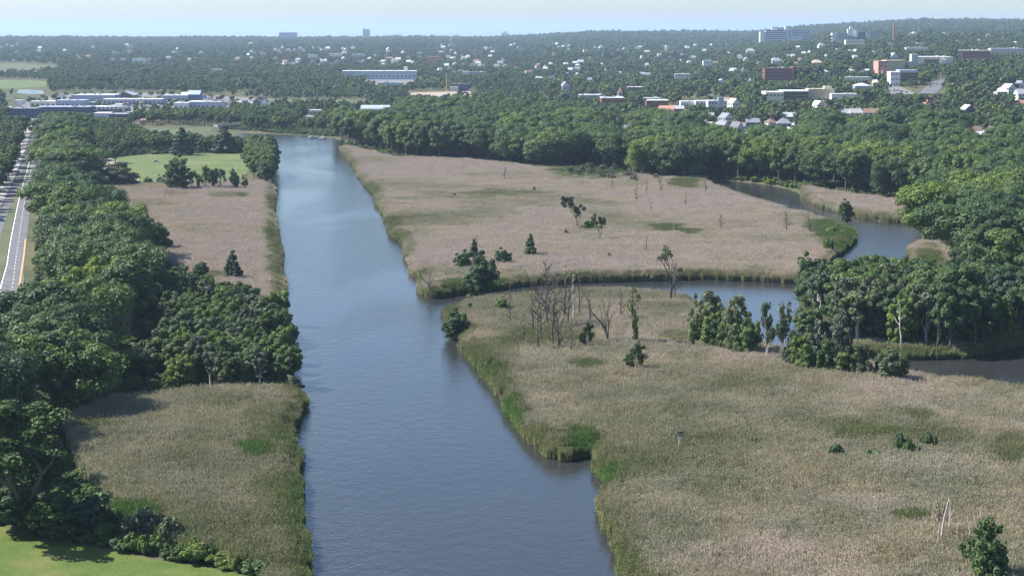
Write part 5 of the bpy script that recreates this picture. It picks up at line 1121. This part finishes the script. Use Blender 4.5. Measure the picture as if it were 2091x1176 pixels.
for px_, by, yt, lb in [(565, 116, 93, 'leftmost grey pole above the far woods'), (611, 124, 91, 'tallest grey pole left of the market hall'), (667, 117, 91, 'grey pole beside the market hall'), (708, 110, 95, 'short grey pole right of the market hall'), (892, 110, 92, 'pole left of the needle-spired church'), (353, 190, 182, 'pole behind the low grey roofs'), (485, 258, 232, 'pale mast by the bridge'), (1182, 108, 85, 'pole with a pale head right of the left gantry'), (1315, 196, 170, 'pole behind the big dark tree at centre right'), (1895, 60, 48, 'pole on the ridge right of the smokestack'), (1840, 62, 48, 'pole just right of the smokestack'), (1921, 166, 148, 'pole at the head of the avenue')]:
    utility_pole(px_, by, yt, lb)
utility_pole(912, 200, 150, 'tall yellow mast in the far reed flat', 'yellow', False, .35, None)
def gantry(x0, x1, by, yt, label):
    xa, ya, za = G((x0+x1)/2, by); _, _, de = proj(xa, ya, za); w_ = (x1-x0)*de/F_PX; hm = (by-yt)*de/F_PX; e = empty('power_gantry', (xa, ya, za)); tag(e, label, 'power gantry', 'rail power gantries'); k = .55
    for sx in (-1, 1): MB().cyl(sx*w_/2, 0, -2, hm, k, 6, k*.7).build('post', MAT['silver'], e)
    for t in (.62, .8): MB().box(-w_/2, w_/2, -k*.6, k*.6, hm*t, hm*t+k).build('beam', MAT['silver'], e)
gantry(1129, 1157, 106, 83, 'left rail power gantry on the far slope'); gantry(1259, 1284, 93, 77, 'right rail power gantry on the far slope')
# vehicles
def car_proto(col, L=4.5, van=False):
    W_ = 1.8; h1, h2 = (.95, 1.95) if van else (.82, 1.45)
    prof = [(-L/2, .3), (L/2, .3), (L/2, h1*.8), (L/2-.25, h1), (-L/2+.1, h1), (-L/2, h1*.85)]
    b = MB().prism(prof, -W_/2, W_/2); b.v = [(x, y, z) for x, y, z in b.v]
    c = MB().prism([(-L*.42, h1), (L*.22 if not van else L*.36, h1), (L*.08 if not van else L*.28, h2), (-L*.3 if not van else -L*.42, h2)], -W_/2+.12, W_/2-.12)
    rf = MB().box(-L*.29 if not van else -L*.41, L*.07 if not van else L*.27, -W_/2+.15, W_/2-.15, h2, h2+.05)
    wh = MB(); wh.tube([(0, -.1, 0), (0, .1, 0)], [.33, .33], 12)
    return dict(body=b.mesh('body', MAT[col]), cabin=c.mesh('cabin', MAT['glass'] if not van else MAT[col]), roof=rf.mesh('roof', MAT[col]), wheel=wh.mesh('wheel', MAT['black']), L=L, W=W_)
CARS = {c: car_proto(c) for c in ('white', 'silver', 'dgrey', 'blue', 'red', 'black')}; VAN = car_proto('white', 5.6, True)
def car(pr, px_, py_, rz, label, dz=.0, group=None, name='car', cat='car'):
    x, y, z = G(px_, py_); e = empty(name, (x, y, z+dz), rz); tag(e, label, cat, group)
    obj('body', pr['body'], e); obj('cabin', pr['cabin'], e); obj('roof', pr['roof'], e)
    for sx in (-1, 1):
        for sy in (-1, 1): obj('wheel', pr['wheel'], e, (sx*pr['L']*.31, sy*(pr['W']/2-.08), .33))
car(CARS['white'], 320, 331, .2, 'white cart parked out on the playing field', .06)
RD = R(108)
for px_, py_, c, dz, lb in [(78, 268, 'silver', .11, 'silver car far up the road near the tree belt'), (70, 300, 'white', .11, 'white car on the near carriageway'), (73, 256, 'white', .12, 'white car at the head of the road'), (3, 452, 'blue', .12, 'blue car on the far carriageway at the left edge'), (62, 268, 'dgrey', .12, 'dark car on the far carriageway'), (76, 322, 'white', .11, 'white car at the tree edge of the road')]:
    car(CARS[c], px_, py_, RD, lb, dz)
for k, (px_, py_) in enumerate([(262, 240), (270, 241), (280, 240), (302, 238), (312, 237), (470, 217), (480, 216), (492, 218), (500, 215), (262, 222), (330, 222), (340, 221), (92, 240), (86, 243)]):
    c = ['white', 'silver', 'blue', 'dgrey', 'red', 'black'][k % 6]
    car(CARS[c], px_, py_, .2+k, '%s car parked in the far commercial yards, %s from left' % ({'dgrey': 'dark grey'}.get(c, c), ORD[sorted([262, 270.1, 280, 302, 312, 470, 480, 492, 500, 262.5, 330, 340, 92, 86]).index([262, 270.1, 280, 302, 312, 470, 480, 492, 500, 262.5, 330, 340, 92, 86][k])]), .15, 'cars in the commercial yards')
for k, (px_, py_) in enumerate([(1826, 186), (1834, 187), (1842, 189), (1850, 190), (1838, 193), (1890, 186), (1900, 178), (1912, 172)]):
    c = ['white', 'silver', 'dgrey', 'white', 'red', 'white', 'black', 'silver'][k]; car(CARS[c], px_, py_, .3 if k < 5 else 1.2, '%s car %s, %s from left' % ({'dgrey': 'dark grey'}.get(c, c), 'in the hill parking lot' if k < 5 else 'on the hill avenue', ORD[[0, 1, 3, 4, 2, 0, 1, 2][k]]), .36, 'cars on the hill')
def drum(px_, py_, lb):
    x, y, z = G(px_, py_); e = empty('traffic_drum', (x, y, z+.10)); tag(e, lb, 'traffic drum')
    MB().cyl(0, 0, .08, 1.1, .3, 10, .22).build('barrel', MAT['red'], e); MB().cyl(0, 0, 0, .08, .42, 10).build('base', MAT['black'], e); MB().cyl(0, 0, .55, .72, .275, 10, .26).build('reflective_band', MAT['orange'], e)
drum(18, 630, 'red traffic drum left of the broad orange line'); drum(38, 629, 'red traffic drum between the two orange lines')
def goal(px_, py_, rz, lb):
    x, y, z = G(px_, py_); e = empty('goal', (x, y, z+.06), rz); tag(e, lb, 'goal')
    for sx in (-3.6, 3.6): MB().tube([(sx, 0, 0), (sx, 0, 2.4)], [.12, .12], 8).build('post', MAT['line'], e); MB().tube([(sx, 0, 2.4), (sx, 1.8, 0)], [.06, .06], 6).build('stay', MAT['line'], e)
    MB().tube([(-3.7, 0, 2.4), (3.7, 0, 2.4)], [.12, .12], 8).build('crossbar', MAT['line'], e)
goal(357, 318, 0, 'white goal frame on the far side of the playing field'); goal(484, 348, 1.5, 'white goal frame near the river side of the field')
tag(paint('field_marking', [(277, 352), (286, 380)], .07, 'line', LAND+.07), 'white touchline at the left of the playing field', 'field marking', kind='structure')
def boat(px_, py_, rz, lb):
    x, y = P0(px_, py_, 0); e = empty('boat', (x, y, 0), rz); tag(e, lb, 'boat', 'boats at the far bank'); m = MB()
    st = [(-3.2, .95, 1.0), (-1, 1.2, 1.0), (1.5, 1.0, 1.15), (3.4, .05, 1.45)]; n = 0
    for X, b_, z_ in st: m.v += [(X, -b_, z_), (X, -b_*.6, -.35), (X, b_*.6, -.35), (X, b_, z_)]
    for i in range(3):
        for k in range(3): m.f.append([i*4+k, i*4+k+1, i*4+4+k+1, i*4+4+k])
        m.f.append([i*4+3, i*4, i*4+4, i*4+7])
    m.f.append([0, 3, 2, 1]); m.build('hull', MAT['roofwhite'], e); MB().box(-1.6, .9, -.75, .75, 1.0, 2.1).build('cabin', MAT['white'], e); MB().box(-1.4, .95, -.78, .78, 1.5, 1.85).build('window', MAT['glass'], e)
boat(638, 283, .2, 'small white boat moored at the far bank, left of two'); boat(660, 285, -.3, 'small white boat moored at the far bank, right of two')
def bridge():
    a = P0(440, 258, 3); b = P0(494, 256, 3); x, y = (a[0]+b[0])/2, (a[1]+b[1])/2; L_ = math.hypot(b[0]-a[0], b[1]-a[1]); e = empty('footbridge', (x, y, LAND), math.atan2(b[1]-a[1], b[0]-a[0])); tag(e, 'low dark road bridge at the head of the basin', 'bridge')
    MB().box(-L_/2, L_/2, -4, 4, 2.3, 3.1).build('deck', MAT['grey'], e)
    for s_ in (-4, 3.75): MB().box(-L_/2, L_/2, s_, s_+.25, 3.1, 4.0).build('railing', MAT['concrete'], e)
    for t in (-.32, 0, .32): MB().box(L_*t-.5, L_*t+.5, -3.6, 3.6, -2.5, 2.3).build('pier', MAT['concrete'], e)
bridge()

# ------------------------------------------------------------------ haze
def haze():
    m, nt, out = newmat('haze'); v = N(nt, 'ShaderNodeVolumePrincipled')
    v.inputs['Color'].default_value = (.58, .77, 1.0, 1); v.inputs['Density'].default_value = 5.0e-5; v.inputs['Anisotropy'].default_value = .2
    nt.links.new(v.outputs[0], out.inputs['Volume'])
    o = MB().box(-62000, 62000, -1500, 62000, -5, 190).build('haze', m); tag(o, 'thin blue summer haze over the whole lowland', 'haze', kind='stuff')
haze()
